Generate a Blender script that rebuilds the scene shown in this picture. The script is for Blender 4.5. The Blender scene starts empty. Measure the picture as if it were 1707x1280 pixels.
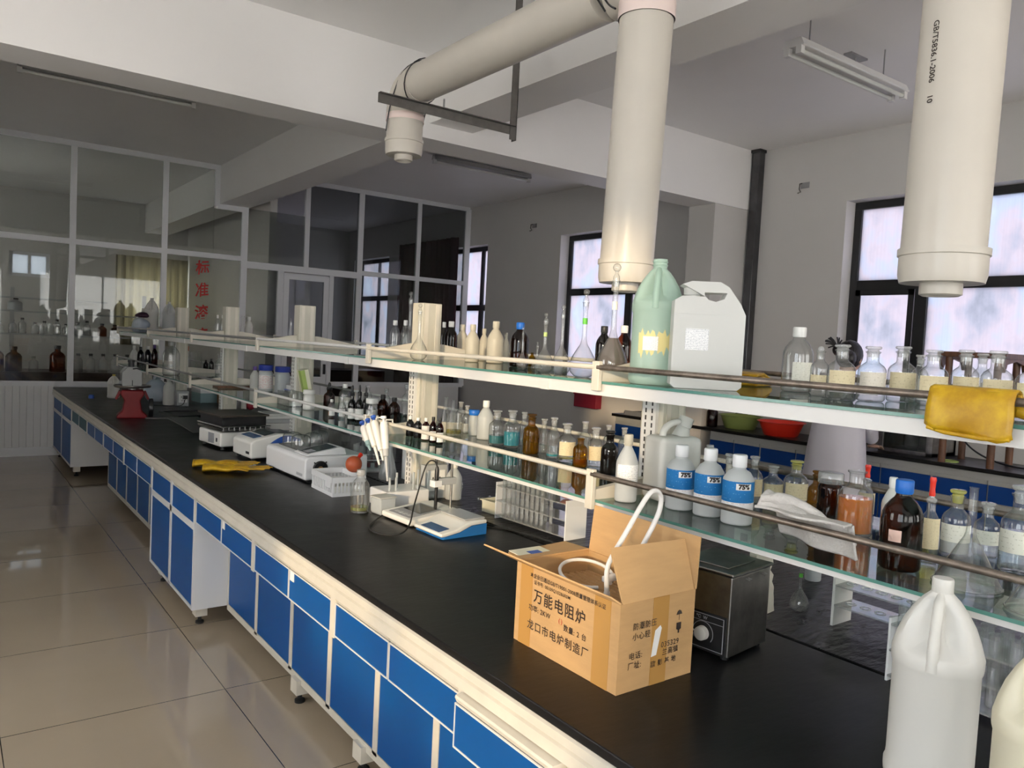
import bpy, bmesh, math, random
from mathutils import Vector, Matrix
random.seed(7)
C = bpy.context.scene.collection
S = bpy.context.scene
PI = math.pi

# ------------------------------------------------------------------ camera
cam_d = bpy.data.cameras.new('camera'); cam = bpy.data.objects.new('camera', cam_d); C.objects.link(cam)
cam_d.sensor_width = 36.0; cam_d.sensor_fit = 'HORIZONTAL'; cam_d.lens = 1300.0/1707*36.0
cam_d.clip_start = 0.05; cam_d.clip_end = 200
Rr = Vector((0.8054446, -0.5905119, 0.0505437)); Dn = Vector((0.0082597, -0.0740888, -0.9972174)); Fw = Vector((0.5926135, 0.8036209, -0.0547970))
cam.matrix_world = Matrix(((Rr.x, -Dn.x, -Fw.x, 0), (Rr.y, -Dn.y, -Fw.y, 0), (Rr.z, -Dn.z, -Fw.z, 1.6), (0, 0, 0, 1)))
S.camera = cam

# ------------------------------------------------------------------ sky, sun, exposure
W = bpy.data.worlds.new('World'); S.world = W; W.use_nodes = True
bg = W.node_tree.nodes['Background']; bg.inputs[0].default_value = (0.94, 0.965, 1.0, 1); bg.inputs[1].default_value = 6.8
sun_d = bpy.data.lights.new('sun', 'SUN'); sun = bpy.data.objects.new('sun', sun_d); C.objects.link(sun)
sun_d.energy = 3.4; sun_d.color = (1.0, 0.72, 0.42); sun_d.angle = math.radians(2.5)
sun.rotation_euler = Vector((0.77, 0.60, -0.17)).to_track_quat('-Z', 'Y').to_euler()
S.view_settings.view_transform = 'Standard'; S.view_settings.look = 'None'; S.view_settings.gamma = 1.0
S.view_settings.use_curve_mapping = False; S.view_settings.exposure = 0.12
def portal(loc, rot, sx, sy):
    d = bpy.data.lights.new('window_portal', 'AREA'); o = bpy.data.objects.new('window_portal', d); C.objects.link(o)
    d.shape = 'RECTANGLE'; d.size = sx; d.size_y = sy; d.cycles.is_portal = True
    o.location = loc; o.rotation_euler = rot

# ------------------------------------------------------------------ materials
MATS = {}
def newmat(name):
    m = bpy.data.materials.new(name); m.use_nodes = True; MATS[name] = m
    nt = m.node_tree; nt.nodes.clear(); out = nt.nodes.new('ShaderNodeOutputMaterial')
    return m, nt, out
def nd(nt, t, **kw):
    n = nt.nodes.new(t)
    for k, v in kw.items():
        if k.startswith('i_'): n.inputs[k[2:].replace('_', ' ')].default_value = v
        else: setattr(n, k, v)
    return n
def rgba(c): return (c[0], c[1], c[2], 1)
def mat(name, col, rough=0.5, metal=0.0, spec=0.5, var=0.0, vscale=6.0, bump=0.0, bscale=60.0, col2=None, stretch=None, coat=0.0, trans=0.0, alpha=None):
    m, nt, out = newmat(name)
    p = nd(nt, 'ShaderNodeBsdfPrincipled'); nt.links.new(p.outputs[0], out.inputs[0])
    p.inputs['Base Color'].default_value = rgba(col); p.inputs['Roughness'].default_value = rough
    p.inputs['Metallic'].default_value = metal; p.inputs['Specular IOR Level'].default_value = spec
    p.inputs['Coat Weight'].default_value = coat
    tc = nd(nt, 'ShaderNodeTexCoord')
    src = tc.outputs['Object']
    if stretch:
        mp = nd(nt, 'ShaderNodeMapping'); mp.inputs['Scale'].default_value = stretch; nt.links.new(src, mp.inputs[0]); src = mp.outputs[0]
    if var > 0 or col2:
        n = nd(nt, 'ShaderNodeTexNoise', i_Scale=vscale, i_Detail=6.0, i_Roughness=0.6); nt.links.new(src, n.inputs['Vector'])
        r = nd(nt, 'ShaderNodeValToRGB'); nt.links.new(n.outputs[0], r.inputs[0])
        c2 = col2 or [c*(1-var) for c in col]
        r.color_ramp.elements[0].position = .35; r.color_ramp.elements[0].color = rgba(c2)
        r.color_ramp.elements[1].position = .65; r.color_ramp.elements[1].color = rgba(col)
        nt.links.new(r.outputs[0], p.inputs['Base Color'])
    if bump > 0:
        n = nd(nt, 'ShaderNodeTexNoise', i_Scale=bscale, i_Detail=4.0); nt.links.new(src, n.inputs['Vector'])
        b = nd(nt, 'ShaderNodeBump', i_Strength=bump, i_Distance=0.01); nt.links.new(n.outputs[0], b.inputs['Height']); nt.links.new(b.outputs[0], p.inputs['Normal'])
    if trans > 0:   # translucent plastic: part of the light passes and scatters
        tr = nd(nt, 'ShaderNodeBsdfTranslucent'); tr.inputs[0].default_value = rgba(col)
        mx = nd(nt, 'ShaderNodeMixShader'); mx.inputs[0].default_value = trans
        nt.links.new(p.outputs[0], mx.inputs[1]); nt.links.new(tr.outputs[0], mx.inputs[2]); nt.links.new(mx.outputs[0], out.inputs[0])
    if alpha is not None:   # semi-clear plastic
        tp = nd(nt, 'ShaderNodeBsdfTransparent'); mx = nd(nt, 'ShaderNodeMixShader'); mx.inputs[0].default_value = alpha
        last = out.inputs[0].links[0].from_socket
        nt.links.new(tp.outputs[0], mx.inputs[1]); nt.links.new(last, mx.inputs[2]); nt.links.new(mx.outputs[0], out.inputs[0])
    return m
def glassmat(name, face, edge, rough=0.02, refl=1.0, power=3.0, f0=0.04, haze=0.0, hazecol=(.8, .8, .8)):
    """thin-walled glass: tinted straight-through light plus a mirror reflection that grows at grazing angles"""
    m, nt, out = newmat(name)
    lw = nd(nt, 'ShaderNodeLayerWeight'); lw.inputs[0].default_value = 0.5
    pw = nd(nt, 'ShaderNodeMath', operation='POWER'); pw.inputs[1].default_value = power; nt.links.new(lw.outputs['Facing'], pw.inputs[0])
    mc = nd(nt, 'ShaderNodeMix', data_type='RGBA'); mc.inputs[6].default_value = rgba(face); mc.inputs[7].default_value = rgba(edge)
    nt.links.new(pw.outputs[0], mc.inputs[0])
    tp = nd(nt, 'ShaderNodeBsdfTransparent'); nt.links.new(mc.outputs[2], tp.inputs[0])
    gl = nd(nt, 'ShaderNodeBsdfGlossy'); gl.inputs['Roughness'].default_value = rough
    p5 = nd(nt, 'ShaderNodeMath', operation='POWER'); p5.inputs[1].default_value = 4.0; nt.links.new(lw.outputs['Facing'], p5.inputs[0])
    ma = nd(nt, 'ShaderNodeMath', operation='MULTIPLY_ADD'); ma.inputs[1].default_value = 0.8*refl; ma.inputs[2].default_value = f0*refl
    nt.links.new(p5.outputs[0], ma.inputs[0])
    mx = nd(nt, 'ShaderNodeMixShader'); nt.links.new(ma.outputs[0], mx.inputs[0])
    base = tp.outputs[0]
    if haze > 0:
        df = nd(nt, 'ShaderNodeBsdfDiffuse'); df.inputs[0].default_value = rgba(hazecol)
        m2 = nd(nt, 'ShaderNodeMixShader'); m2.inputs[0].default_value = haze
        nt.links.new(tp.outputs[0], m2.inputs[1]); nt.links.new(df.outputs[0], m2.inputs[2]); base = m2.outputs[0]
    nt.links.new(base, mx.inputs[1]); nt.links.new(gl.outputs[0], mx.inputs[2]); nt.links.new(mx.outputs[0], out.inputs[0])
    return m

mat('wall', (.64, .62, .595), .34, spec=.42, var=.05, vscale=.7, bump=.008, bscale=120)
mat('wall_gloss', (.60, .58, .555), .14, spec=.6, var=.05, vscale=.7, bump=.02, bscale=3)
mat('ceiling', (.88, .865, .85), .6, var=.04, vscale=.5)
mat('beam', (.84, .82, .80), .5, var=.03, vscale=.6)
mat('white_alu', (.74, .75, .77), .35)
mat('cream_alu', (.68, .635, .545), .42, var=.08, vscale=9)
mat('post', (.56, .535, .45), .45, var=.05, vscale=8)
mat('white_metal', (.70, .69, .67), .35)
mat('alu_grey_and_shaded', (.36, .36, .34), .4)  # cream strips of the window cabinets, darkened for backlight; plain grey on lamp housings
mat('grey_metal', (.35, .35, .35), .4, metal=.6)
mat('dark_groove', (.03, .03, .03), .6)
mat('blue_panel', (.003, .085, .31), .42, var=.10, vscale=1.2, spec=.22)
mat('teal_panel', (.006, .09, .13), .42, spec=.22)
mat('navy_panel', (.004, .045, .22), .4, spec=.25)
mat('white_panel', (.72, .72, .72), .4)
mat('socket_white', (.85, .85, .83), .35)
mat('blackpl', (.015, .015, .016), .35)
mat('rubber_black', (.012, .012, .012), .6)
mat('steel', (.45, .44, .42), .28, metal=1.0, var=.35, vscale=14, bump=.01)
mat('steel_pan', (.72, .71, .70), .32, metal=.6)
mat('steel_rail', (.30, .25, .21), .38, metal=.75, var=.45, vscale=25)
mat('angle_iron', (.13, .12, .11), .5, metal=.3, var=.3, vscale=20)
mat('pipe', (.55, .51, .445), .34, var=.06, vscale=3, spec=.45)
mat('pipe_pink', (.76, .62, .57), .4)
mat('duct_steel', (.12, .12, .125), .22, metal=.8, var=.4, vscale=5)
mat('wood_brown', (.16, .065, .03), .45, var=.5, vscale=6, stretch=(6, 6, 1))
mat('cardboard', (.56, .34, .15), .8, var=.10, vscale=8, bump=.06, bscale=30, stretch=(1, 1, 5))
mat('cardboard_in', (.46, .27, .12), .85, var=.10, vscale=8)
mat('tape', (.50, .27, .08), .22, spec=.6)
mat('ink', (.03, .02, .015), .7)
mat('ink_red', (.45, .02, .02), .6)
mat('paper', (.82, .81, .78), .7)
mat('rubber_yellow', (.60, .37, .010), .42, vscale=22, col2=(.40, .21, .006))
mat('cloth_grey', (.60, .57, .54), .95, bump=.35, bscale=160, var=.15, vscale=20)
mat('coat', (.62, .60, .66), .9, bump=.1, bscale=25)
mat('hair', (.012, .009, .009), .35, bump=.6, bscale=90, stretch=(1, 1, .1))
mat('skin', (.52, .32, .24), .5)
mat('trousers', (.03, .03, .05), .9); mat('shoe', (.02, .02, .02), .5)
mat('curtain', (.62, .58, .44), .9, trans=.5, var=.1, vscale=3)
mat('curtain_red', (.10, .02, .03), .9, trans=.25, var=.3, vscale=3)
mat('red_cast', (.20, .004, .008), .42, spec=.3, var=.2, vscale=9)
mat('red_pl', (.80, .035, .015), .35)
mat('red_box', (.30, .01, .03), .5)
mat('green_pl', (.30, .36, .10), .4)
mat('orange_rub', (.50, .10, .035), .45)
mat('offwhite_pl', (.78, .77, .73), .38)
mat('white_pl', (.80, .80, .81), .35)
mat('white_pl2', (.74, .74, .70), .4, trans=.3)
mat('blue_pl', (.02, .16, .45), .35); mat('blue_pl2', (.03, .10, .42), .35)
mat('screen', (.06, .07, .08), .15); mat('screen_blue', (.04, .10, .24), .2); mat('keypad', (.30, .31, .33), .4)
mat('black_plate', (.06, .045, .035), .35, var=.3, vscale=9)
mat('dark_wood', (.03, .012, .010), .35)
mat('wicker', (.42, .24, .10), .7, bump=.5, bscale=150)
mat('grey_tray', (.10, .10, .095), .4); mat('foam', (.80, .74, .64), .8, bump=.2, bscale=40)
mat('cable_white', (.78, .76, .73), .45)
mat('coil', (.40, .30, .20), .6)
mat('green_carton', (.38, .50, .13), .55); mat('cream_carton', (.75, .72, .55), .55)
mat('blue_grey_bag', (.50, .58, .68), .3, alpha=.7, bump=.3, bscale=25)
mat('purple_bag', (.05, .015, .035), .5)
mat('grey_pl', (.45, .46, .47), .45)
mat('teal_box', (.25, .38, .40), .5)
# plastics of bottles and jugs
mat('hdpe', (.80, .79, .75), .36, trans=.28); mat('hdpe2', (.70, .72, .72), .36, trans=.3, alpha=.85)
mat('hdpe3', (.62, .66, .68), .4, trans=.3, alpha=.85); mat('hdpe_w', (.60, .565, .47), .42, trans=.25)
mat('hdpe_y', (.80, .76, .60), .38, trans=.25); mat('greenp', (.52, .70, .61), .32, trans=.3, alpha=.86)
mat('jerry', (.80, .80, .77), .36, trans=.3, alpha=.92)
for n, c in dict(capw=(.80, .79, .76), capk=(.012, .012, .012), capb=(.01, .14, .55), capnavy=(.02, .045, .32), cappurple=(.10, .05, .25), capy=(.55, .42, .08)).items():
    mat(n, c, .4)
glassmat('clear', (.95, .96, .955), (.30, .34, .33), power=2.4, f0=.09, haze=.05); glassmat('clear2', (.90, .90, .89), (.42, .45, .43), haze=.28, f0=.07)  # diffuse haze mixed into the clear glass stands in for its lit outlines
glassmat('amber', (.22, .075, .022), (.03, .008, .003)); glassmat('amber2', (.42, .15, .03), (.08, .02, .005))
glassmat('amber3', (.58, .34, .045), (.15, .07, .008), haze=.12, hazecol=(.28, .16, .012)); glassmat('dred', (.20, .03, .02), (.05, .005, .005))
glassmat('yellowg', (.62, .45, .04), (.3, .2, .02))
mat('black', (.006, .005, .005), .08)
glassmat('tube_glass', (.86, .88, .88), (.4, .43, .43), haze=.16, f0=.10, hazecol=(.85, .87, .88))  # pale diffuse mixed in to paint the bright streaks on the tubes
glassmat('frost', (.80, .82, .84), (.5, .52, .55), haze=.35)
glassmat('ystop', (.80, .78, .35), (.5, .48, .15), haze=.35, hazecol=(.75, .72, .25))
glassmat('lteal', (.02, .55, .66), (.0, .30, .42), haze=.5, hazecol=(.0, .42, .52)); glassmat('lteal2', (.02, .45, .46), (.0, .22, .26), haze=.5, hazecol=(.0, .26, .29))
glassmat('lorange', (.95, .34, .03), (.75, .18, .01), haze=.5, hazecol=(.95, .34, .012)); glassmat('lorange2', (.80, .36, .03), (.5, .15, .01), haze=.4, hazecol=(.45, .19, .01))
glassmat('lyellow', (.80, .76, .30), (.6, .55, .15)); glassmat('lgreen', (.50, .55, .12), (.28, .32, .04), haze=.4, hazecol=(.30, .34, .05))
glassmat('lbrown', (.34, .28, .25), (.22, .17, .15), haze=.35, hazecol=(.30, .25, .22)); glassmat('lblack', (.02, .02, .02), (.01, .01, .01))
glassmat('water', (.93, .95, .95), (.62, .66, .66), haze=.03)
mat('powder', (.80, .79, .76), .9, alpha=.75)
glassmat('shelf_glass', (.80, .90, .87), (.42, .60, .55), refl=1.0, f0=.05)
mat('glass_edge', (.10, .26, .22), .15)
glassmat('pane', (.68, .70, .69), (.5, .52, .52), refl=.8, f0=.05, rough=.0)
glassmat('pane_clear', (.93, .95, .96), (.7, .75, .8), f0=.05)
mat('sgreen', (.12, .50, .06), .5); mat('sgreen2', (.45, .58, .20), .5); mat('ytorn', (.75, .66, .30), .7)
mat('sticker', (.72, .50, .42), .7)

def labelmat(name, col, line, rows, dens=.55, blue=None):
    """printed paper: rows of fine broken strokes, too small to read in the photograph"""
    m, nt, out = newmat(name)
    p = nd(nt, 'ShaderNodeBsdfPrincipled', i_Roughness=.65); nt.links.new(p.outputs[0], out.inputs[0])
    tc = nd(nt, 'ShaderNodeTexCoord'); br = nd(nt, 'ShaderNodeTexBrick'); nt.links.new(tc.outputs['UV'], br.inputs[0])
    br.inputs['Color1'].default_value = rgba(col); br.inputs['Color2'].default_value = rgba([c*.86+l*.14 for c, l in zip(col, line)])
    br.inputs['Mortar'].default_value = rgba(line); br.inputs['Scale'].default_value = rows
    br.inputs['Mortar Size'].default_value = .03; br.inputs['Brick Width'].default_value = 1.7; br.inputs['Row Height'].default_value = .5
    nz = nd(nt, 'ShaderNodeTexNoise', i_Scale=rows*3.0); nt.links.new(tc.outputs['UV'], nz.inputs['Vector'])
    rp = nd(nt, 'ShaderNodeValToRGB'); rp.color_ramp.elements[0].position = dens-.02; rp.color_ramp.elements[1].position = dens+.02; nt.links.new(nz.outputs[0], rp.inputs[0])
    mx = nd(nt, 'ShaderNodeMix', data_type='RGBA'); nt.links.new(rp.outputs[0], mx.inputs[0]); mx.inputs[6].default_value = rgba(col); nt.links.new(br.outputs[0], mx.inputs[7])
    nt.links.new(mx.outputs[2], p.inputs['Base Color'])
labelmat('lab1', (.72, .62, .40), (.45, .36, .2), 5); labelmat('lab2', (.82, .80, .70), (.5, .48, .38), 5); labelmat('lab3', (.74, .68, .58), (.5, .45, .35), 5)
labelmat('papertxt', (.86, .86, .86), (.22, .25, .32), 7, .47); labelmat('labred', (.80, .78, .76), (.6, .1, .1), 6, .45)
labelmat('paperf', (.82, .80, .78), (.5, .48, .5), 6)
labelmat('blue_label', (.004, .17, .46), (.25, .5, .75), 12, .64); labelmat('white_label', (.84, .82, .82), (.6, .45, .45), 9, .5)

def tilemat():
    m, nt, out = newmat('floor_tile')
    p = nd(nt, 'ShaderNodeBsdfPrincipled', i_Roughness=.035); nt.links.new(p.outputs[0], out.inputs[0]); p.inputs['Specular IOR Level'].default_value = .75
    tc = nd(nt, 'ShaderNodeTexCoord'); mp = nd(nt, 'ShaderNodeMapping'); nt.links.new(tc.outputs['Object'], mp.inputs[0])
    br = nd(nt, 'ShaderNodeTexBrick'); nt.links.new(mp.outputs[0], br.inputs[0])
    T = .835; mp.inputs['Location'].default_value = (-(1.034 - 2*T), -(4.282*.8 - 4*T), 0)
    br.offset = 0.0; br.inputs['Scale'].default_value = 1.0; br.inputs['Brick Width'].default_value = T; br.inputs['Row Height'].default_value = T
    br.inputs['Mortar Size'].default_value = .002; br.inputs['Mortar Smooth'].default_value = 0
    br.inputs['Color1'].default_value = (.47, .385, .285, 1); br.inputs['Color2'].default_value = (.445, .365, .27, 1); br.inputs['Mortar'].default_value = (.06, .045, .03, 1)
    n = nd(nt, 'ShaderNodeTexNoise', i_Scale=1.3, i_Detail=5.0); nt.links.new(tc.outputs['Object'], n.inputs['Vector'])
    mx = nd(nt, 'ShaderNodeMix', data_type='RGBA', blend_type='MULTIPLY'); mx.inputs[0].default_value = .25
    nt.links.new(br.outputs[0], mx.inputs[6]); nt.links.new(n.outputs[0], mx.inputs[7]); nt.links.new(mx.outputs[2], p.inputs['Base Color'])
tilemat()
def worktopmat(name, bstr, rough):
    m, nt, out = newmat(name)
    p = nd(nt, 'ShaderNodeBsdfPrincipled', i_Roughness=rough); nt.links.new(p.outputs[0], out.inputs[0]); p.inputs['Specular IOR Level'].default_value = .30
    tc = nd(nt, 'ShaderNodeTexCoord'); n = nd(nt, 'ShaderNodeTexNoise', i_Scale=7.0, i_Detail=7.0, i_Roughness=.65); nt.links.new(tc.outputs['Object'], n.inputs['Vector'])
    r = nd(nt, 'ShaderNodeValToRGB'); nt.links.new(n.outputs[0], r.inputs[0])
    r.color_ramp.elements[0].position = .4; r.color_ramp.elements[0].color = (.0035, .0035, .004, 1); r.color_ramp.elements[1].position = .75; r.color_ramp.elements[1].color = (.010, .010, .0105, 1)
    nt.links.new(r.outputs[0], p.inputs['Base Color'])
    rr = nd(nt, 'ShaderNodeMapRange'); rr.inputs[3].default_value = rough-.08; rr.inputs[4].default_value = rough+.12; nt.links.new(n.outputs[0], rr.inputs[0]); nt.links.new(rr.outputs[0], p.inputs['Roughness'])
    mp = nd(nt, 'ShaderNodeMapping'); mp.inputs['Scale'].default_value = (1, 3.0, 1); nt.links.new(tc.outputs['Object'], mp.inputs[0])
    n2 = nd(nt, 'ShaderNodeTexNoise', i_Scale=16.0, i_Detail=4.0); nt.links.new(mp.outputs[0], n2.inputs['Vector'])
    b = nd(nt, 'ShaderNodeBump', i_Strength=bstr, i_Distance=.02); nt.links.new(n2.outputs[0], b.inputs['Height']); nt.links.new(b.outputs[0], p.inputs['Normal'])
worktopmat('worktop', .03, .34); worktopmat('worktop_rough', .35, .28)
def filmmat():
    """frosted window film: scatters the daylight behind it, with the blurred colours of the yard printed through"""
    m, nt, out = newmat('window_film')
    tc = nd(nt, 'ShaderNodeTexCoord'); mp = nd(nt, 'ShaderNodeMapping'); mp.inputs['Scale'].default_value = (1, 1, .7); nt.links.new(tc.outputs['Object'], mp.inputs[0])
    n = nd(nt, 'ShaderNodeTexNoise', i_Scale=2.6, i_Detail=5.0, i_Roughness=.6); nt.links.new(mp.outputs[0], n.inputs['Vector'])
    r = nd(nt, 'ShaderNodeValToRGB'); nt.links.new(n.outputs[0], r.inputs[0]); cr = r.color_ramp
    cr.elements[0].position = .25; cr.elements[0].color = (.52, .54, .60, 1); cr.elements[1].position = .78; cr.elements[1].color = (.82, .86, .96, 1)
    for p_, c_ in ((.40, (.70, .70, .78)), (.50, (.82, .76, .82)), (.60, (.74, .78, .90))):
        e = cr.elements.new(p_); e.color = rgba(c_)
    mp2 = nd(nt, 'ShaderNodeMapping'); mp2.inputs['Scale'].default_value = (1, 60, .8); nt.links.new(tc.outputs['Object'], mp2.inputs[0])
    n2 = nd(nt, 'ShaderNodeTexNoise', i_Scale=1.0, i_Detail=2.0); nt.links.new(mp2.outputs[0], n2.inputs['Vector'])
    mx = nd(nt, 'ShaderNodeMix', data_type='RGBA', blend_type='MULTIPLY'); mx.inputs[0].default_value = .12; nt.links.new(r.outputs[0], mx.inputs[6]); nt.links.new(n2.outputs[0], mx.inputs[7])
    t = nd(nt, 'ShaderNodeBsdfTranslucent'); dn = nd(nt, 'ShaderNodeMix', data_type='RGBA', blend_type='MULTIPLY'); dn.inputs[0].default_value = 1.0; dn.inputs[7].default_value = (.49, .49, .49, 1); nt.links.new(mx.outputs[2], dn.inputs[6]); nt.links.new(dn.outputs[2], t.inputs[0])
    g = nd(nt, 'ShaderNodeBsdfGlossy'); g.inputs['Roughness'].default_value = .15
    ms = nd(nt, 'ShaderNodeMixShader'); ms.inputs[0].default_value = .04; nt.links.new(t.outputs[0], ms.inputs[1]); nt.links.new(g.outputs[0], ms.inputs[2]); nt.links.new(ms.outputs[0], out.inputs[0])
filmmat()
def whitefilm():  # frosting added to unseen windows so the direct sun is scattered
    m, nt, out = newmat('white_film'); t = nd(nt, 'ShaderNodeBsdfTranslucent'); t.inputs[0].default_value = (.9, .89, .87, 1); nt.links.new(t.outputs[0], out.inputs[0])
whitefilm()
def greyfilm():
    m, nt, out = newmat('grey_film'); t = nd(nt, 'ShaderNodeBsdfTranslucent'); t.inputs[0].default_value = (.42, .43, .45, 1); nt.links.new(t.outputs[0], out.inputs[0])
greyfilm()

# ------------------------------------------------------------------ mesh helpers
def BM(): return bmesh.new()
def box(bm, x0, x1, y0, y1, z0, z1, M=None):
    vs = [Vector((x, y, z)) for x in (x0, x1) for y in (y0, y1) for z in (z0, z1)]
    if M is not None: vs = [M @ v for v in vs]
    v = [bm.verts.new(p) for p in vs]
    for f in ((0, 1, 3, 2), (4, 6, 7, 5), (0, 4, 5, 1), (2, 3, 7, 6), (0, 2, 6, 4), (1, 5, 7, 3)): bm.faces.new([v[i] for i in f])
    return bm
def lathe(bm, prof, seg=24, c=(0, 0, 0), a0=0.0, a1=2*PI, M=None):
    full = abs(a1-a0-2*PI) < 1e-6; n = seg if full else seg+1
    rings = []
    for r, z in prof:
        ring = []
        for i in range(n):
            a = a0+(a1-a0)*i/seg
            p = Vector((c[0]+r*math.cos(a), c[1]+r*math.sin(a), c[2]+z))
            ring.append(p if M is None else M @ p)
        if r < 1e-6:
            q = bm.verts.new(ring[0]); rings.append([q]*n)
        else: rings.append([bm.verts.new(p) for p in ring])
    for A, B in zip(rings, rings[1:]):
        for i in range(seg):
            j = (i+1) % n
            q = [A[i], A[j], B[j], B[i]]; u = []
            for v in q:
                if v not in u: u.append(v)
            if len(u) > 2:
                try: bm.faces.new(u)
                except ValueError: pass
    return bm
def tube(bm, pts, r, seg=10, cap=True, smooth=0):
    pts = [Vector(p) for p in pts]
    for _ in range(smooth):
        q = [pts[0]]
        for a, b in zip(pts, pts[1:]): q += [a*.75+b*.25, a*.25+b*.75]
        pts = q+[pts[-1]]
    rs = r if isinstance(r, (list, tuple)) else [r]*len(pts)
    if len(rs) != len(pts): rs = [rs[min(len(rs)-1, int(i*len(rs)/len(pts)))] for i in range(len(pts))]
    up = Vector((0, 0, 1)); rings = []; prev = None
    for i, p in enumerate(pts):
        t = (pts[min(i+1, len(pts)-1)]-pts[max(i-1, 0)]).normalized()
        if prev is None:
            n = t.cross(up if abs(t.z) < .95 else Vector((1, 0, 0))).normalized()
        else:
            n = (prev-t*prev.dot(t)); n = n.normalized() if n.length > 1e-6 else t.cross(Vector((1, 0, 0))).normalized()
        prev = n; b = t.cross(n)
        rings.append([bm.verts.new(p+(n*math.cos(2*PI*k/seg)+b*math.sin(2*PI*k/seg))*rs[i]) for k in range(seg)])
    for A, B in zip(rings, rings[1:]):
        for k in range(seg): bm.faces.new((A[k], A[(k+1) % seg], B[(k+1) % seg], B[k]))
    if cap:
        bm.faces.new(rings[0][::-1]); bm.faces.new(rings[-1])
    return bm
def prism(bm, pts, ax, a0, a1):
    """polygon pts (two coordinates) swept along axis ax from a0 to a1"""
    def mk(p, a): return [(a, p[0], p[1]), (p[0], a, p[1]), (p[0], p[1], a)][ax]
    A = [bm.verts.new(mk(p, a0)) for p in pts]; B = [bm.verts.new(mk(p, a1)) for p in pts]
    n = len(pts)
    bm.faces.new(A); bm.faces.new(B[::-1])
    for i in range(n): bm.faces.new((A[i], B[i], B[(i+1) % n], A[(i+1) % n]))
    return bm
def sphere(bm, c, r, seg=14, sc=(1, 1, 1)):
    n = max(6, seg//2); prof = [(r*math.sin(PI*i/n), -r*math.cos(PI*i/n)) for i in range(n+1)]
    prof[0] = (0, -r); prof[-1] = (0, r)
    lathe(bm, prof, seg, M=Matrix.Translation(Vector(c)) @ Matrix.Diagonal((sc[0], sc[1], sc[2], 1)))
    return bm
def obj(name, bm, m, parent=None, smooth=False, bevel=0.0, sub=0, label=None, uv=False, remesh=0.0):
    bmesh.ops.recalc_face_normals(bm, faces=bm.faces[:])
    me = bpy.data.meshes.new(name); bm.to_mesh(me); bm.free()
    for mm in (m if isinstance(m, (list, tuple)) else [m]): me.materials.append(MATS[mm])
    o = bpy.data.objects.new(name, me); C.objects.link(o)
    if smooth:
        for p in me.polygons: p.use_smooth = True
    if remesh:
        md = o.modifiers.new('fuse', 'REMESH'); md.mode = 'VOXEL'; md.voxel_size = remesh; md.use_smooth_shade = True
        sm = o.modifiers.new('soften', 'SMOOTH'); sm.factor = .5; sm.iterations = 6
    if bevel:
        md = o.modifiers.new('bevel', 'BEVEL'); md.width = bevel; md.segments = 2; md.limit_method = 'ANGLE'; md.angle_limit = .6
        if not smooth:
            for p in me.polygons: p.use_smooth = True
            wn = o.modifiers.new('normals', 'WEIGHTED_NORMAL'); wn.keep_sharp = False
    elif smooth and not remesh:
        md = o.modifiers.new('edges', 'EDGE_SPLIT'); md.split_angle = math.radians(50)
    if sub:
        md = o.modifiers.new('sub', 'SUBSURF'); md.levels = sub; md.render_levels = sub
    if parent: o.parent = parent
    if label: o['label'] = label
    return o
def thing(name, label, cat, loc=(0, 0, 0), rz=0.0, group=None):
    o = bpy.data.objects.new(name, None); C.objects.link(o); o.empty_display_size = .05
    o.location = loc; o.rotation_euler = (0, 0, rz); tag(o, label, cat, group); return o
def tag(o, label, cat, group=None):
    o['label'] = label; o['category'] = cat
    if group: o['group'] = group
    return o
def struct(name, bm, m, parent=None, label=None, **kw):
    o = obj(name, bm, m, parent, **kw); o['kind'] = 'structure'
    if not parent: o['label'] = label or name.replace('_', ' '); o['category'] = name.split('_')[0]
    return o
_txt = {}
def textmesh(s, size, bold=0.0, gap=1.0):
    """vertices and faces of a line of lettering, centred, in the XY plane"""
    cu = bpy.data.curves.new('txt', 'FONT'); cu.body = s; cu.size = size; cu.align_x = 'CENTER'; cu.align_y = 'CENTER'; cu.offset = bold; cu.resolution_u = 3; cu.space_character = gap
    o = bpy.data.objects.new('txt', cu); C.objects.link(o)
    dg = bpy.context.evaluated_depsgraph_get(); me = bpy.data.meshes.new_from_object(o.evaluated_get(dg))
    vs = [v.co.copy() for v in me.vertices]; fs = [list(p.vertices) for p in me.polygons]
    bpy.data.objects.remove(o); bpy.data.curves.remove(cu); bpy.data.meshes.remove(me)
    return vs, fs
def lettering(name, lines, m, parent, fn, gap=1.0):
    """lines of (text, size, x, y, bold) as ONE printed mesh; fn maps sheet (x, y) to a 3-D point"""
    bm = BM()
    for s, size, x, y, bold in lines:
        vs, fs = textmesh(s, size, bold, gap)
        q = [bm.verts.new(fn(v.x+x, v.y+y)) for v in vs]
        for f in fs:
            try: bm.faces.new([q[i] for i in f])
            except ValueError: pass
    return obj(name, bm, m, parent)
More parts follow.
